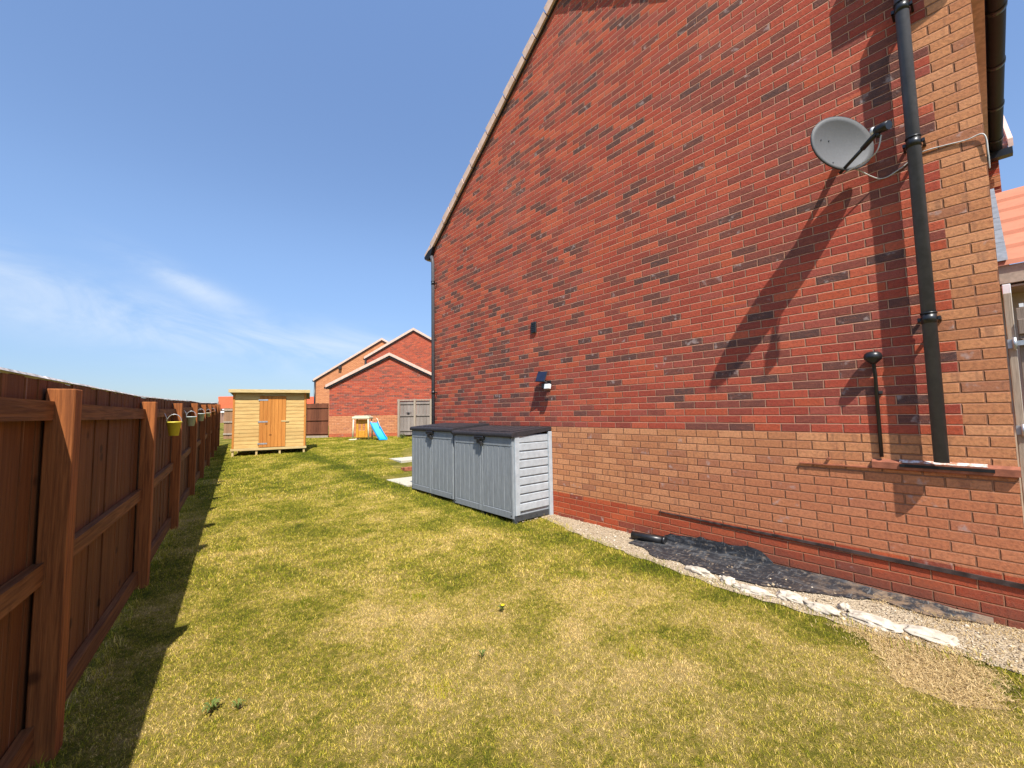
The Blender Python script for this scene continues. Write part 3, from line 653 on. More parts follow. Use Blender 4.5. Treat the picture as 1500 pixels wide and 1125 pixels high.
for i in range(na): bm.faces.new((fr[-1][i], fr[-1][(i+1) % na], bk[-1][(i+1) % na], bk[-1][i]))
mb = MB(); mb.b.free(); mb.b = bm; rfl = mb.build('reflector', 'dish', o)
mb = MB(); mb.tube([dp(2*math.pi*i/na, 1.006, -.006) for i in range(na)] + [dp(0, 1.006, -.006)], .006, 8, False); mb.build('rim', 'dark_metal', rfl)
bot = dc - uu*.205 + nn*.0; lnb = V((3.655, .35, 3.305))
lnb = dc + nn*.27 - uu*.075 + ss*.01
OFF = V((4.3, .68, 3.60))
dirv = (lnb-bot).normalized()
mb = MB()
side = dirv.cross(nn).normalized()
mb.tube([bot-dirv*.03-nn*.02-OFF, bot.lerp(lnb, .55)-OFF], .013, 8); mb.tube([bot.lerp(lnb, .5)-OFF, lnb-dirv*.02-OFF], .018, 8); mb.build('arm', 'black', o)
mb = MB(); q = (dc-uu*.02-lnb).normalized()
mb.tube([lnb-q*.055-OFF, lnb-q*.02-OFF, lnb+q*.015-OFF, lnb+q*.03-OFF], [.03, .034, .030, .03], 14); mb.tube([lnb-dirv*.02-OFF, lnb-dirv*.02+V((0, 0, -.045))-OFF], .013, 8); mb.build('receiver', 'black', o)
mb = MB(); mb.tube([lnb+q*.03-OFF, lnb+q*.052-OFF], [.028, .032], 16); mb.build('receiver_cap', 'white', o)
back = dc - nn*.085
mb = MB(); mb.box(-.012, -.0005, -.07, .07, -.09, .09, .002); mb.tube([(0, 0, -.02), (-.10, -.0, -.03), back-OFF+nn*.01], .019, 10); mb.tube([back-OFF-V((0, 0, .07)), back-OFF+V((0, 0, .07))], .024, 10); mb.build('wall_mount', 'dark_metal', o)
mb = MB(); mb.tube([(0, 0, .07), (-.13, 0, -.02)], .010, 8); mb.build('stay', 'dark_metal', o)
for a_, r_ in ((2.6, .35), (2.9, .62), (4.3, .8)):
    mb = MB(); mb.tube([dp(a_, r_, -.05*(1-r_*r_)), dp(a_, r_, -.05*(1-r_*r_)+.004)], .0055, 8); mb.build('bolt', 'dark_metal', o)
# coax from the receiver to the corner of the house
mb = MB()
def spline(P, n=8):
    P = [V(p) for p in P]; out_ = []
    for i in range(len(P)-1):
        p0, p1, p2, p3 = P[max(i-1, 0)], P[i], P[i+1], P[min(i+2, len(P)-1)]
        for k in range(n):
            t_ = k/n; out_.append(.5*((2*p1) + (p2-p0)*t_ + (2*p0-5*p1+4*p2-p3)*t_*t_ + (3*p1-p0-3*p2+p3)*t_**3))
    return out_+[P[-1]]
mb.tube(spline([lnb+V((0, 0, -.05)), lnb+V((.03, .05, -.16)), bot+V((.05, .02, -.015)), back+V((.12, -.10, -.16)), (4.285, .48, 3.27), (4.293, .36, 3.30), (4.293, .27, 3.36), (4.293, .20, 3.37), (4.293, .02, 3.345), (4.285, -.066, 3.34), (4.29, -.078, 3.2), (4.32, -.078, 3.1)]), .0045, 6)
mb.build('aerial_cable', 'cable', label='thin white cable running from the satellite dish to the wall corner', cat='cable')
# ------------------------------------------------------------------ wing of the house beyond the gutter, right edge
wg = thing('house_wing', 'projecting brick wing with tiled roof seen past the end of the gutter', 'house', (8.6, -.24, 0))
WL = 3.2
mb = MB(); mb.box(0, 4.6, 0, WL, -.2, 4.86); mb.build('wall', M_w := brick('wing brick', 'Y', None, ztop=1.248, zpl=-9, quoins=False, tint=False, dirt=False), wg)
# roof slopes up away from the camera, tile courses run along Y
mb = MB(); k = 0; x = -.16; z = 4.86
while x < 2.9:
    mb.prism([(x, -.085, z), (x, WL, z), (x+.02, WL, z+.085), (x+.02, -.085, z+.085)], (.33, 0, .185)); x += .30; z += .209
rf2 = mb.build('roof', 'tile_main', wg)
mb = MB(); mb.prism([(-.22, -.13, 4.85), (3.0, -.13, 7.10), (3.0, -.13, 7.19), (-.22, -.13, 4.96)], (0, .044, 0)); mb.build('verge', 'verge', rf2)
mb = MB(); mb.box(-.22, -.10, -.12, WL, 4.76, 4.85); mb.build('eaves_board', 'black', wg)
mb = MB(); mb.box(-.10, 0, 0, WL-.0, 4.80, 4.855); mb.build('soffit', 'black', wg)
mb = MB(); mb.box(-.012, 0, 0, WL, 4.44, 4.60); mb.build('brick_band', 'far_cream', wg)

# ------------------------------------------------------------------ garage with salmon roof, right edge
ga = thing('side_garage', 'low building with salmon tiled roof behind the side gate', 'garage', (5.3, -5.2, 0))
GL = 5.2-.088
mb = MB(); x = 0; z = 2.62
while x < 1.65:
    nb = 16; wd = GL/nb
    for j in range(nb):
        y0_ = j*wd; off_ = random.uniform(-.003, .003)
        mb.prism([(x, y0_+.002, z+off_), (x, y0_+wd-.002, z+off_), (x+.018, y0_+wd-.002, z+.045+off_), (x+.018, y0_+.002, z+.045+off_)], (.305, 0, .180))
    x += .28; z += .196
mb.build('roof', 'tile_pink', ga)
mb = MB(); x = -.01; z = 2.63
while x < 1.65:
    mb.prism([(x, GL-.055, z+.03), (x, GL+.012, z+.03), (x+.02, GL+.012, z+.062), (x+.02, GL-.055, z+.062)], (.30, 0, .210)); x += .28; z += .196
mb.build('flashing', 'lead', ga)
mb = MB(); mb.box(.02, .05, 0, GL, 2.47, 2.62); mb.build('fascia', 'soffit', ga)
mb = MB(); mb.box(.05, .40, 0, GL, 2.44, 2.455); mb.build('soffit', 'soffit', ga)
mb = MB(); mb.box(.40, 3.2, 0, GL, -.1, 2.62); mb.build('wall', 'wall_cream', ga)
# side gate
gt = thing('side_gate', 'weathered grey wooden side gate hinged at the house corner', 'gate', (4.36, -.075, 0))
mb = MB(); mb.box(.0, .05, -.042, -.004, 0, 2.22, .003); mb.build('gate_post', 'pale_wood', gt)
mb = MB()
for k in range(8): mb.box(.012, .03, -.055-.118*(k+1)+.004, -.055-.118*k, .06, 2.11 + .0*k, .002)
mb.build('boards', 'grey_wood_y', gt)
for z in (.35, 1.12, 1.98):
    mb = MB(); mb.box(-.016, .0115, -1.0, -.056, z-.05, z+.05, .003); mb.build('rail', 'grey_wood_y', gt)
mb = MB(); mb.prism([(-.014, -.06, 1.90), (-.014, -.13, 1.90), (-.014, -1.0, 1.26), (-.014, -1.0, 1.17), (-.014, -.9, 1.17)], (.024, 0, 0)); mb.build('brace', 'grey_wood_y', gt)
for z in (1.87, 1.29):
    mb = MB(); mb.box(-.022, -.0165, -.42, -.04, z-.016, z+.016, .001); mb.tube([(-.02, -.035, z-.04), (-.02, -.035, z+.04)], .011, 10); mb.box(-.006, -.001, -.03, -.004, z-.03, z+.03); mb.build('hinge', 'galv', gt)
mb = MB()
for k in range(24): mb.box(.015, .027, -.07-.036*k-.02, -.07-.036*k, 2.115, 2.128 + .012)
mb.build('spike_strip', 'white', gt)
mb = MB(); mb.box(5.2, 5.26, -.14, -.095, 0, 2.44, .003); mb.build('frame_post', 'white', label='slim white post under the edge of the salmon roof beside the gate', cat='post')

# ------------------------------------------------------------------ near fence
fdir = V((.119, 1, 0)).normalized(); fa = math.atan2(-.119, 1)
fn = thing('wooden_fence', 'long dark brown vertical board fence running down the left side of the lawn', 'fence', (fenceX(0), 0, 0), fa)
# local frame: +Y along the fence, +X towards the lawn; post face at x=0
PY = [.62, 2.75, 4.88, 6.93, 9.2, 11.4, 13.5, 15.6, 17.6, 19.4]
def lz(y): return gz_at(fenceX(y), y)
for i, py in enumerate(PY):
    mb = MB(); z0 = lz(py); lean = random.uniform(-.008, .008)
    vs = mb.box(-.095, 0, py, py+.10, z0-.1, z0+1.605, .004)
    for v in vs: v.co.x += (v.co.z-z0)*lean*.3
    mb.build('post', 'post', fn)
    if i == 0: ya = -2.5
for i in range(len(PY)):
    ya = -1.6 if i == 0 else PY[i-1]+.05; yb = PY[i]+.05
    mb = MB(); y = ya; za, zb = lz(ya), lz(yb); top = None
    while y < yb-.02:
        w = random.uniform(.096, .124); w = min(w, yb-y); g_ = random.choice([.002, .003, .004, .006, .012]); zz = za + (zb-za)*(y-ya)/(yb-ya)
        th_ = random.uniform(-.005, .002); tp = zz+1.645+random.uniform(-.004, .004)
        vs = mb.box(-.118+th_, -.106+th_, y+g_/2, y+w-g_/2, zz+.05, tp, .0015)
        tl = random.uniform(-.003, .003)
        for v in vs: v.co.y += (v.co.z-zz-.8)*tl
        y += w
    mb.build('board_panel', 'fence', fn)
    for hz in ((1.50, .085), (.80, .09), (.10, .11)):
        mb = MB(); a = ya + (.05 if i else 0); b = PY[i]; b0 = b
        j0, j1 = random.uniform(-.008, .008), random.uniform(-.008, .008)
        z0, z1 = lz(a)+hz[0]+j0, lz(b)+hz[0]+j1
        mb.prism([(-.1035, a, z0-hz[1]/2), (-.1035, b, z1-hz[1]/2), (-.1035, b, z1+hz[1]/2), (-.1035, a, z0+hz[1]/2)], (.038, 0, 0)); mb.build('rail', 'fence_rail', fn)
    mb = MB(); b = mb.b      # pale strip added for a bright fence top; its sloping face catches the sun
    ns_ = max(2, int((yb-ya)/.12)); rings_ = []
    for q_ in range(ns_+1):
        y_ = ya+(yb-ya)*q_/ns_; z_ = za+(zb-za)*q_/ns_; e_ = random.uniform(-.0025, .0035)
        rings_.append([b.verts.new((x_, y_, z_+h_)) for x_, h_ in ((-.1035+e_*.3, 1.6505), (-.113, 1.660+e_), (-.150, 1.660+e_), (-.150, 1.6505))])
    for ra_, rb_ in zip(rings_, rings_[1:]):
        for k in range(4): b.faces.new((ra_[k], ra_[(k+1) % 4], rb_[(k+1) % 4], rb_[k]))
    b.faces.new(rings_[0][::-1]); b.faces.new(rings_[-1]); mb.build('sunlit_strip', 'cap', fn)
# pots hanging from the top rail
def pot(y, mat, label, r=.075, h=.12, dz=0., xo=.06):
    base = V((fenceX(y), y, lz(y)+1.42+dz)); o = thing('hanging_pot', label, 'hanging pot', base, fa, 'pots hooked on the fence')
    mb = MB(); r *= .8; h *= .9; prof = [(r*.62, -h), (r*.66, -h), (r, -.005), (r*1.08, -.005), (r*1.08, .008), (r*.96, .008), (r*.92, -.02), (r*.6, -h+.012)]
    mb.lathe(prof, (xo-.0, 0, 0), 22); mb.build('pot_body', mat, o)
    mb = MB(); mb.tube([(xo-r, 0, .0), (xo-r-.004, 0, .06), (-.068, 0, .105), (-.10, 0, .118)], .004, 6); mb.tube([(xo+math.cos(a)*r, math.sin(a)*r*0+.0, .0+math.sin(a)*.09) for a in [math.pi*k/12 for k in range(13)]], .0035, 6)
    mb.build('handle', 'galv', o); return o
pot(5.95, 'yellow_pot', 'yellow bucket shaped pot hanging on the brown fence, largest and nearest of the row', .082, .165, -.03, .02)
pot(7.85, 'white_pot', 'white pot hanging on the fence just beyond the yellow one', .075, .15, -.01, .02)
pot(9.6, 'white_pot', 'pale green white pot hanging third along the fence', .078, .15, 0., .02)
pot(11.9, 'cream_pl', 'small cream pot on the fence between the white pots and the brown one', .06, .10, 0., .01)
pot(13.9, 'brown_pot', 'small brown pot hanging farthest along the fence', .065, .11, 0., .01)

# ------------------------------------------------------------------ storage boxes
def storage(y0, label, xf=3.56):
    o = thing('storage_box', label, 'storage box', (xf, y0, gz_at(xf, y0)), 0, 'grey plastic storage boxes against the wall')
    Wd, D, hh = 1.45, .735, 1.17
    # carcass
    mb = MB(); mb.box(.03, D, .018, Wd-.018, .05, hh-.01); mb.build('carcass', 'groove', o)
    for d, s_ in ((0, -1), (1, 1)):
        # side panel with stiles and horizontal slats
        y = 0. if d == 0 else Wd
        def bx(mb, x0, x1, a, b, z0, z1, bev=.004):
            if d == 0: mb.box(x0, x1, y-a, y-b, z0, z1, bev)
            else: mb.box(x0, x1, y+b, y+a, z0, z1, bev)
        mb = MB()
        bx(mb, .035, .115, .012, -.0175, .10, hh-.01); bx(mb, D-.07, D, .020, -.0175, -.03, hh+.02)
        bx(mb, .116, D-.071, .004, -.0175, hh-.11, hh-.02)
        for k in range(8):
            z0 = .145 + k*.115; bx(mb, .116, D-.071, .006, -.0175, z0, z0+.098, .007)
        mb.build('side_panel', 'box_side', o)
        mb = MB(); bx(mb, .03, D-.071, .002, -.0175, .02, .099); mb.build('base_strip', 'box_dark', o)
    for a, b in ((.012, Wd/2-.004), (Wd/2+.004, Wd-.012)):
        dr = MB(); dr.box(.012, .029, a, b, .06, hh-.015, .004)
        dr.box(.0, .0115, a, b, hh-.16, hh-.018, .005); dr.box(.0, .0115, a, b, .06, .15, .005)
        dr.box(.0, .0115, a, a+.045, .151, hh-.161, .004); dr.box(.0, .0115, b-.045, b, .151, hh-.161, .004)
        d_ = dr.build('door', 'box_door', o)
        n_ = 5; w = (b-a-.094)/n_; mb = MB()
        for k in range(n_): mb.box(.004, .0118, a+.047+k*w+.005, a+.047+(k+1)*w-.005, .153, hh-.163, .004)
        mb.build('slats', 'box_door', d_)
        mb = MB(); mb.box(.0112, .0124, a+.046, b-.046, .152, hh-.162); mb.build('slat_gap', 'groove', d_)
        for zz in (hh-.05, .1):
            yy = a+.03 if a < .1 else b-.03
            mb = MB(); mb.tube([(-.004, yy, zz), (.004, yy, zz)], .009, 10); mb.build('fixing', 'dark_metal', d_)
    mb = MB(); mb.prism([(-.035, -.02, hh), (-.03, -.02, hh-.035), (-.01, -.02, hh-.035), (D, -.02, hh+.03), (D, -.02, hh+.085), (.0, -.02, hh+.03), (-.025, -.02, hh+.022)], (0, Wd+.04, 0))
    bmesh.ops.bevel(mb.b, geom=list(mb.b.edges), offset=.006, segments=2, affect='EDGES', clamp_overlap=True)
    for k in range(5):
        yy = .08 + k*(Wd-.16)/5; mb.prism([(.05, yy+.02, hh+.0345), (D-.06, yy+.02, hh+.0785), (D-.06, yy+(Wd-.16)/5-.02, hh+.0785), (.05, yy+(Wd-.16)/5-.02, hh+.0345)], (0, 0, .008))
    mb.build('lid', 'lid', o)
    # clasp with padlock
    yc = Wd/2
    mb = MB(); mb.box(-.045, -.001, yc-.11, yc+.11, hh-.085, hh-.036, .006); mb.box(-.05, -.012, yc-.035, yc+.035, hh-.14, hh-.07, .005); l_ = mb.build('clasp', 'black', o)
    mb = MB(); mb.box(-.052, -.02, yc-.085, yc-.04, hh-.165, hh-.105, .006); mb.tube([(-.036, yc-.078, hh-.11), (-.036, yc-.078, hh-.075), (-.036, yc-.047, hh-.075), (-.036, yc-.047, hh-.11)], .005, 8); mb.build('padlock', 'dark_metal', l_)
    for yy in (.0, Wd/2-.03, Wd-.06):
        mb = MB(); mb.box(.02, .08, yy, yy+.06, -.04, .05, .003); mb.build('foot', 'box_dark', o)
    return o
storage(4.20, 'near grey plastic storage box with charcoal lid and slatted side, nearer of the two')
storage(5.70, 'farther grey plastic storage box with charcoal lid, behind the nearer one', 3.575)

# ------------------------------------------------------------------ garden shed
su = V((.969, -.249, 0)).normalized(); sa_ = math.atan2(su.y, su.x)
sh = thing('garden_shed', 'new yellow pine garden shed with orange boarded door on short legs', 'shed', (1.60, 15.06, 0), sa_)
sw, sdp, zf, zt = 2.0, 1.2, .50, 2.22
mb = MB(); mb.box(.02, sw-.02, .02, sdp, zf, zt-.02); mb.build('core', 'shed', sh)
def clad(x0, x1, name):
    mb = MB(); z = zf
    while z < zt-.02:
        z1 = min(z+.113, zt-.0); mb.prism([(x0, .018, z), (x0, -.001, z), (x0, -.001, z+.03), (x0, .005, z1), (x0, .018, z1)], (x1-x0, 0, 0)); z += .115
    return mb.build(name, 'shed', sh)
clad(.055, .70, 'cladding'); clad(1.43, sw-.055, 'cladding')
mb = MB(); mb.box(.702, 1.428, .0, .018, 2.115, zt); mb.build('door_lintel', 'shed_trim', sh)
for x0 in (0, sw-.055):
    mb = MB(); mb.box(x0, x0+.054, -.012, .03, zf, zt, .003); mb.build('corner_trim', 'shed_door', sh)
for sx in (0, 1):
    mb = MB(); z = zf; xx = -.0 if sx == 0 else sw
    while z < zt-.02:
        z1 = min(z+.113, zt); s1 = 1 if sx else -1
        mb.prism([(xx-s1*.018, .032, z), (xx+s1*.006, .032, z), (xx-s1*.006, .032, z1), (xx-s1*.018, .032, z1)], (0, sdp-.04, 0)); z += .115
    mb.build('cladding', 'shed', sh)
mb = MB()
for k in range(7): mb.box(.706+k*.103, .706+(k+1)*.103-.004, -.016, .012, zf+.01, 2.11, .003)
dr = mb.build('door', 'shed_door', sh)
for z, a, b in ((1.30, .67, .93), (.62, .67, .93), (1.98, .67, .93)):
    mb = MB(); mb.box(a, b, -.022, -.0165, z-.022, z+.022, .001); mb.build('hinge', 'galv', dr)
mb = MB(); mb.box(1.30, 1.52, -.024, -.0165, 1.29, 1.335, .002); mb.build('latch', 'shed_trim', dr)
mb = MB(); mb.box(-.03, sw+.03, -.03, .05, .425, .495, .003); mb.build('floor_beam', 'shed_trim', sh)
mb = MB(); mb.box(.0, sw, .051, sdp, .43, .495); mb.build('floor', 'shed_trim', sh)
for x0 in (.0, .62, 1.25, sw-.07):
    px_ = V((1.6, 15.06, 0)) + su*x0; mb = MB(); mb.box(x0, x0+.055, 0, .06, gz_at(px_.x, px_.y)-.05, .424, .002); mb.build('leg', 'shed_trim', sh)
    mb = MB(); mb.box(x0, x0+.055, sdp-.1, sdp-.04, gz_at(px_.x, px_.y+1)-.05, .429, .002); mb.build('leg', 'shed_trim', sh)
mb = MB(); mb.prism([(-.09, -.13, 2.235), (-.09, sdp+.1, 2.06), (-.09, sdp+.1, 2.09), (-.09, -.13, 2.265)], (sw+.19, 0, 0)); mb.build('roof', 'dark_metal', sh)
mb = MB(); mb.box(-.10, sw+.11, -.152, -.131, 2.205, 2.305, .003); mb.build('fascia', 'shed_trim', sh)

# ------------------------------------------------------------------ background
R0 = V((math.cos(TH), -math.sin(TH), 0)); F0 = V((math.sin(TH), math.cos(TH), 0)); ra = math.atan2(R0.y, R0.x)
def rz(r, z): p = R0*r + F0*z; return (p.x, p.y)
def gable_house(name, label, cat, r, z, zg, wl, wr, eave_l, apex, eave_r, depth, mat, roofmat, verge=.16, over=.16, vz=0.):
    """gable facing the camera; local x along the face (0 = left corner), local y away"""
    x, y = rz(r, z); o = thing(name, label, cat, (x, y, zg), ra)
    mb = MB(); mb.prism([(0, 0, -.4), (wl+wr, 0, -.4), (wl+wr, 0, eave_r), (wl, 0, apex), (0, 0, eave_l)], (0, depth, 0)); mb.build('wall', mat, o)
    rf_ = None; mb = MB()
    for s_, w_, e_ in ((-1, wl, eave_l), (1, wr, eave_r)):
        sl_ = (apex-e_)/w_; x0 = wl+s_*w_+s_*over; z0 = e_-over*sl_
        mb.prism([(x0, -.06, z0+.02), (wl, -.06, apex+.02), (wl, -.06, apex+.10), (x0, -.06, z0+.10)], (0, depth+.1, 0))
    rf_ = mb.build('roof', roofmat, o)
    mb = MB()
    for s_, w_, e_ in ((-1, wl, eave_l), (1, wr, eave_r)):
        sl_ = (apex-e_)/w_; x0 = wl+s_*w_+s_*over*1.1; z0 = e_-over*1.1*sl_
        mb.prism([(x0, -.12, z0+.02), (wl, -.12, apex+.02), (wl, -.12, apex+.02+verge), (x0, -.12, z0+.02+verge)], (0, .08, 0))
    mb.build('verge', 'verge', rf_)
    mb = MB()
    for s_, w_, e_ in ((-1, wl, eave_l), (1, wr, eave_r)):
        sl_ = (apex-e_)/w_; x0 = wl+s_*w_+s_*over; z0 = e_-over*sl_
        mb.prism([(x0, -.075, z0-.06), (wl, -.075, apex-.06), (wl, -.075, apex+.019), (x0, -.075, z0+.019)], (0, .07, 0))
    mb.build('verge_shade', 'dark_metal', rf_)  # dark strip put in for the shade line under the verge
    mb = MB(); mb.box(-over-.08, -over+.03, -.1, depth, eave_l-over*.6-.02, eave_l-over*.6+.06); mb.build('gutter', 'black', rf_)
    return o
gr = gable_house('brick_garage', 'red brick garage gable with cream brick base behind the toy slide', 'garage', -8.22, 18.4, .48, 2.72, 2.72, 2.28, 3.62, 2.28, 6, 'garage_brick', 'tile_main', .13, .12)
hb = gable_house('red_house', 'tall red brick house gable rising behind the garage', 'house', -9.65, 27, .5, 3.15, 3.15, 4.70, 6.52, 4.70, 9, 'far_red', 'tile_main', .16, .1)
mb = MB(); mb.tube([(-.02, -.06, 0), (-.02, -.06, 4.6)], .07, 8); mb.build('downpipe', 'black', hb)
mb = MB(); mb.box(-.35, 0, .3, 3, -.3, 4.2); mb.build('side_wall', 'far_cream', hb)
hc = gable_house('cream_house', 'cream brick house with long pale verge left of the tall red gable', 'house', -14.45, 30, .5, 4.9, 4.9, 3.55, 6.45, 3.55, 8, 'far_cream', 'tile_main', .15, .1)
mb = MB(); mb.tube([(.0, -.06, 0), (.0, -.06, 3.5)], .06, 8); mb.build('downpipe', 'black', hc)
mb = MB(); mb.box(1.75, 1.95, -.2, -.0, 4.35, 4.55); mb.build('wall_lamp', 'dark_metal', hc)

def hip_house(name, label, x_left, x_right, z, ztop, zeave, roofmat):
    k = z/600; rl, rr__ = (x_left-750)*k, (x_right-750)*k; x, y = rz(rl, z); w = rr__-rl; o = thing(name, label, 'house', (x, y, 0), ra)
    mb = MB(); mb.prism([(0, 0, 0), (0, 8, 0), (0, 8, zeave), (0, 4, ztop-.1), (0, 0, zeave)], (w, 0, 0)); mb.build('wall', 'wall_far', o)
    mb = MB(); mb.prism([(-.2, -.4, zeave-.25), (-.2, 4, ztop), (-.2, 4, ztop+.18), (-.2, -.4, zeave-.07)], (w+.4, 0, 0)); mb.prism([(-.2, 8.4, zeave-.25), (-.2, 4, ztop), (-.2, 4, ztop+.18), (-.2, 8.4, zeave-.07)], (w+.4, 0, 0))
    mb.build('roof', roofmat, o)
    mb = MB(); mb.box(-.2, w+.2, -.52, -.41, zeave-.3, zeave-.1); mb.build('gutter', 'white', o)
    mb = MB()
    for q_ in range(max(1, int(w/3))): mb.box(1+q_*3, 2.1+q_*3, -.03, .0, zeave-1.5, zeave-.4)
    mb.build('window', 'blue_glass', o)
M['wall_far'] = plain('pale pink brick far off', (.45, .26, .18), .9, .2, .1)
x_, y_ = rz(-45.2, 60)
# distant gabled house: its left gable and its roof slope show over the fence
o = thing('distant_house', 'distant house with bright orange roof peeping over the fence left of the shed', 'house', (x_, y_, 0), ra)
mb = MB(); mb.prism([(-.6, 3.2, 0), (3.0, 0, 0), (3.0, 0, 2.9), (1.2, 1.6, 4.35), (-.6, 3.2, 2.9)], (6, 7, 0)); mb.build('wall', 'wall_far', o)
mb = MB(); mb.prism([(2.7, -.4, 2.75), (1.0, 1.5, 4.45), (7.2, 1.5, 4.45), (8.2, -.4, 2.75)], (0, .12, .12)); mb.build('roof', 'tile_orange', o)
mb = MB(); mb.box(3.1, 8.2, -.5, -.42, 2.5, 2.68); mb.build('gutter', 'white', o)
hip_house('distant_house', 'sliver of a distant orange roof just right of the shed', 430, 459.5, 52, 3.9, 3.0, 'tile_orange')
# low white topped garden wall / lean-to beyond the tan fence
x, y = rz(-15.9, 22); o = thing('porch_canopy', 'low pale flat roofed canopy just behind the tan fence beside the shed', 'canopy', (x, y, 0), ra)
mb = MB(); mb.box(0, 1.8, 0, 1.2, 1.70, 1.78, .01); mb.build('roof', 'white', o)
mb = MB(); mb.box(.03, .09, .03, .09, 0, 1.69); mb.box(1.7, 1.76, .03, .09, 0, 1.69); mb.build('post', 'pale_wood', o)

# far fences closing the garden
def far_fence(name, label, r0, r1, z, zg, h, mat, rails, posts, railmat, board_off=.0, bw=.12):
    x, y = rz(r0, z); o = thing(name, label, 'fence', (x, y, zg), ra); w = r1-r0
    mb = MB(); a = 0
    while a < w-.01:
        b = min(a+bw, w); mb.box(a+.002, b-.002, .03+random.uniform(-.003, .003), .048, .12, h+random.uniform(-.01, .01)); a = b
    mb.build('board_panel', mat, o)
    for rzz in rails:
        mb = MB(); mb.box(0, w, -.005, .026, rzz-.035, rzz+.035, .002); mb.build('rail', railmat, o)
    for p in posts:
        mb = MB(); mb.box(p, p+.1, -.035, .10, -.2, h+.03, .004); mb.build('post', railmat, o)
    mb = MB(); mb.box(0, w, -.0, .03, -.1, .115, .002); mb.build('gravel_board', 'pale_wood', o)
    return o
far_fence('wooden_fence', 'low brown board fence between the shed and the brick garage', -9.75, -8.24, 18.35, .46, 1.55, 'brown_fence', (.22, .82, 1.38), (.0,), 'brown_fence')
far_fence('wooden_fence', 'tan board fence glimpsed between the long fence and the shed', -13.3, -11.2, 18.9, .34, 1.55, 'tan_fence', (.35, .9, 1.45), (0.45, 1.9), 'pale_wood')
# weathered double gate right of the garage
x, y = rz(-5.0, 17.9); zg = .52
gg = thing('double_gate', 'weathered grey double gate in front of the garage beside the house corner', 'gate', (x, y, zg), ra)
for k in range(2):
    mb = MB(); x0 = .10 + k*.70
    for j in range(4): mb.box(x0+j*.15+.003, x0+(j+1)*.15-.003, .02, .04, .05, 1.52, .002)
    lf = mb.build('gate_leaf', 'grey_wood', gg)
    mb = MB()
    for z in (.25, .90, 1.42): mb.box(x0, x0+.6, -.012, .019, z-.04, z+.04, .002)
    mb.build('rail', 'grey_wood', lf)
for k in range(3):
    mb = MB(); mb.box(k*.70, k*.70+.09, -.05, .05, -.2, 1.60, .004); mb.build('gate_post', 'pale_wood', gg)
mb = MB(); mb.box(-.02, 1.52, -.02, .03, 1.53, 1.585, .003); mb.build('top_rail', 'pale_wood', gg)
mb = MB(); mb.tube([(.36, -.03, 1.0), (.60, -.03, 1.0)], .014, 8); mb.box(.42, .52, -.03, -.01, .94, 1.03); mb.build('latch', 'dark_metal', gg)

# ------------------------------------------------------------------ toys
x, y = rz(-6.64, 16.9); zg = gz_at(x, y)
pf = thing('play_frame', 'cream plastic play frame with orange panel beside the blue slide', 'play frame', (x, y, zg), ra)
for px in (.10, .70):
    for pyy in (.0, .42):
        mb = MB(); mb.tube([(px+(-.03 if px < .4 else .03), pyy, 0), (px, pyy, .85)], [.034, .028], 10); mb.build('leg', 'cream_pl', pf)
mb = MB(); mb.box(.04, .76, -.04, .46, .86, .96, .03, seg=3); mb.box(.12, .68, .0, .42, .96, 1.0, .015); mb.build('top_bar', 'cream_pl', pf)
mb = MB(); mb.box(-.08, .20, -.06, .5, .0, .04, .015); mb.build('foot_plate', 'cream_pl', pf)
mb = MB()
for pyy in (.0,):
    mb.box(.16, .26, .10, .14, .1, .84, .01); mb.box(.54, .64, .10, .14, .1, .84, .01); mb.box(.27, .53, .10, .14, .66, .84, .01); mb.box(.27, .53, .10, .14, .1, .38, .01); mb.box(.37, .43, .11, .13, .39, .65, .004)
mb.build('panel', 'orange_pl', pf)
x, y = rz(-5.77, 16.95)
sl = thing('toy_slide', 'small bright blue plastic slide with cream ladder', 'slide', (x, y, gz_at(x, y)), ra)
sl.scale = (.88, .88, .88)
bm = bmesh.new(); rows = []
for k in range(13):
    t_ = k/12; px = .06 + .62*t_**1.0; pz = .74*(1-t_)**1.15 + .05; py_ = -.02 - .55*t_
    w = .19; prof = [(-w, .07), (-w+.02, .075), (-w+.03, .0), (w-.03, .0), (w-.02, .075), (w, .07), (w, -.03), (-w, -.03)]
    rows.append([bm.verts.new((px+a*.93, py_+a*.15, pz+b)) for a, b in prof])
for a, b in zip(rows, rows[1:]):
    for j in range(8): bm.faces.new((a[j], a[(j+1) % 8], b[(j+1) % 8], b[j]))
bm.faces.new(rows[0]); bm.faces.new(rows[-1][::-1])
mb = MB(); mb.b.free(); mb.b = bm; mb.build('chute', 'slide', sl)
mb = MB(); mb.tube([(-.08, .25, 0), (-.06, .02, .80), (-.04, .0, .86)], .022, 8); mb.tube([(.30, .25, 0), (.22, .02, .95), (.18, 0, 1.0)], .022, 8)
mb.tube([(.22, .0, .95), (.3, -.1, .85), (.42, -.25, .62)], .014, 8)
for z in (.2, .4, .6): mb.tube([(-.07, .25-.25*z, z), (.28, .25-.25*z, z)], .02, 8)
mb.build('ladder', 'cream_pl', sl)

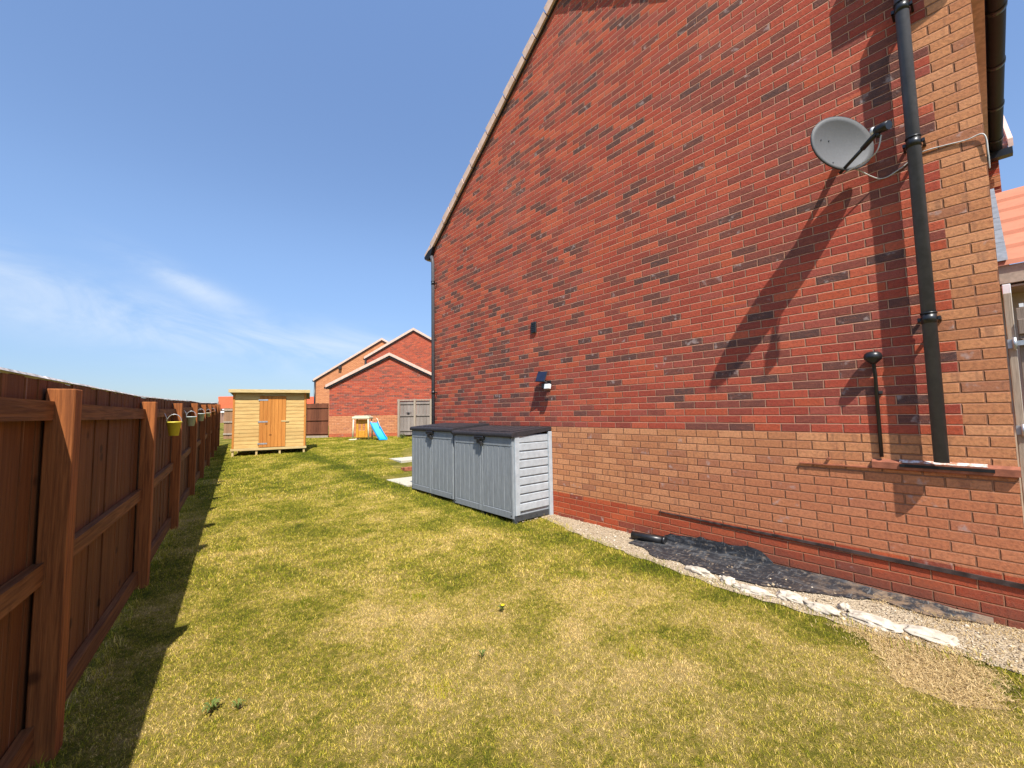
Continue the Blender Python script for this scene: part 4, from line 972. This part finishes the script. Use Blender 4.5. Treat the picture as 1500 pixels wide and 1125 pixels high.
# ------------------------------------------------------------------ paving behind the boxes, stray bits
def slab(x0, x1, y0, y1, label):
    z = gz_at((x0+x1)/2, (y0+y1)/2); mb = MB(); mb.box(x0, x1, y0, y1, z-.05, z+.028, .006); mb.build('paving_slab', 'slab', label=label, cat='paving slab', group='paving slabs behind the storage boxes')
slab(3.62, 4.6, 7.44, 8.40, 'pale paving slab just beyond the far storage box')
slab(4.62, 5.6, 7.46, 8.42, 'pale paving slab behind the house corner, next to the nearest slab')
slab(4.9, 5.9, 10.4, 11.2, 'pale paving slab farther up the lawn')
mb = MB(); z = gz_at(4.5, 9.2); mb.box(4.40, 4.62, 9.15, 9.26, z, z+.09, .004); mb.box(4.42, 4.60, 9.3, 9.40, z, z+.07, .004); mb.build('loose_brick', 'terra', label='pinkish loose bricks on the grass behind the far storage box', cat='brick')
def weed(x, y, n_, r_, label, flower=False):
    o = thing('weed' if not flower else 'dandelion', label, 'weed', (x, y, gz_at(x, y)), random.uniform(0, 6)); bm = bmesh.new()
    for k in range(n_):
        a = 2*math.pi*k/n_ + random.uniform(-.3, .3); l_ = r_*random.uniform(.6, 1.1); d = V((math.cos(a), math.sin(a), 0)); s_ = V((-d.y, d.x, 0)); prev = None
        for j in range(7):
            t_ = j/6; wv = l_*.17*math.sin(math.pi*min(t_*.9+.08, 1))*(1 if j % 2 else .6); p = d*l_*t_ + V((0, 0, .012+.035*math.sin(t_*2.4)))
            cur = (bm.verts.new(p-s_*wv), bm.verts.new(p+V((0, 0, -.003))), bm.verts.new(p+s_*wv))
            if prev: bm.faces.new((prev[0], prev[1], cur[1], cur[0])); bm.faces.new((prev[1], prev[2], cur[2], cur[1]))
            prev = cur
    mb = MB(); mb.b.free(); mb.b = bm; mb.build('leaves', 'leaf', o)
    if flower:
        mb = MB(); mb.tube([(0, 0, 0), (.01, 0, .045)], .002, 6); mb.build('stalk', 'leaf', o)
        mb = MB(); mb.lathe([(.003, -.002), (.014, .003), (.016, .007), (.006, .010)], (.01, 0, .045), 14); mb.build('flower', 'dandelion', o)
weed(.23, 2.60, 9, .055, 'broad leaved weed in the lawn near the fence shadow')
weed(.33, 2.53, 7, .04, 'smaller leafy weed close beside the broad leaved one')
weed(1.94, 2.44, 8, .035, 'yellow dandelion in the middle of the lawn', True)
weed(1.5, 2.08, 8, .035, 'low dark green weed in the dry middle of the lawn')
# small plants by the grey gate
for i, (r_, z_, lb) in enumerate(((-4.65, 17.3, 'small leafy plant at the foot of the grey double gate, left one'), (-4.1, 17.2, 'small leafy plant at the foot of the grey double gate, right one'))):
    x, y = rz(r_, z_); o = thing('garden_plant', lb, 'plant', (x, y, gz_at(x, y))); bm = bmesh.new()
    for k in range(160):
        a = random.uniform(0, 6.28); e = random.uniform(.1, 1.4); rr_ = .20*random.random()**.5; c = V((math.cos(a)*math.cos(e), math.sin(a)*math.cos(e), math.sin(e)))*rr_
        d = V((random.uniform(-1, 1), random.uniform(-1, 1), random.uniform(-.3, 1))).normalized()*.04; s_ = d.cross(V((random.uniform(-1, 1), 1, .3))).normalized()*.014
        bm.faces.new([bm.verts.new(c), bm.verts.new(c+d*.5+s_), bm.verts.new(c+d), bm.verts.new(c+d*.5-s_)])
    mb = MB(); mb.b.free(); mb.b = bm; mb.build('foliage', 'leaf', o)
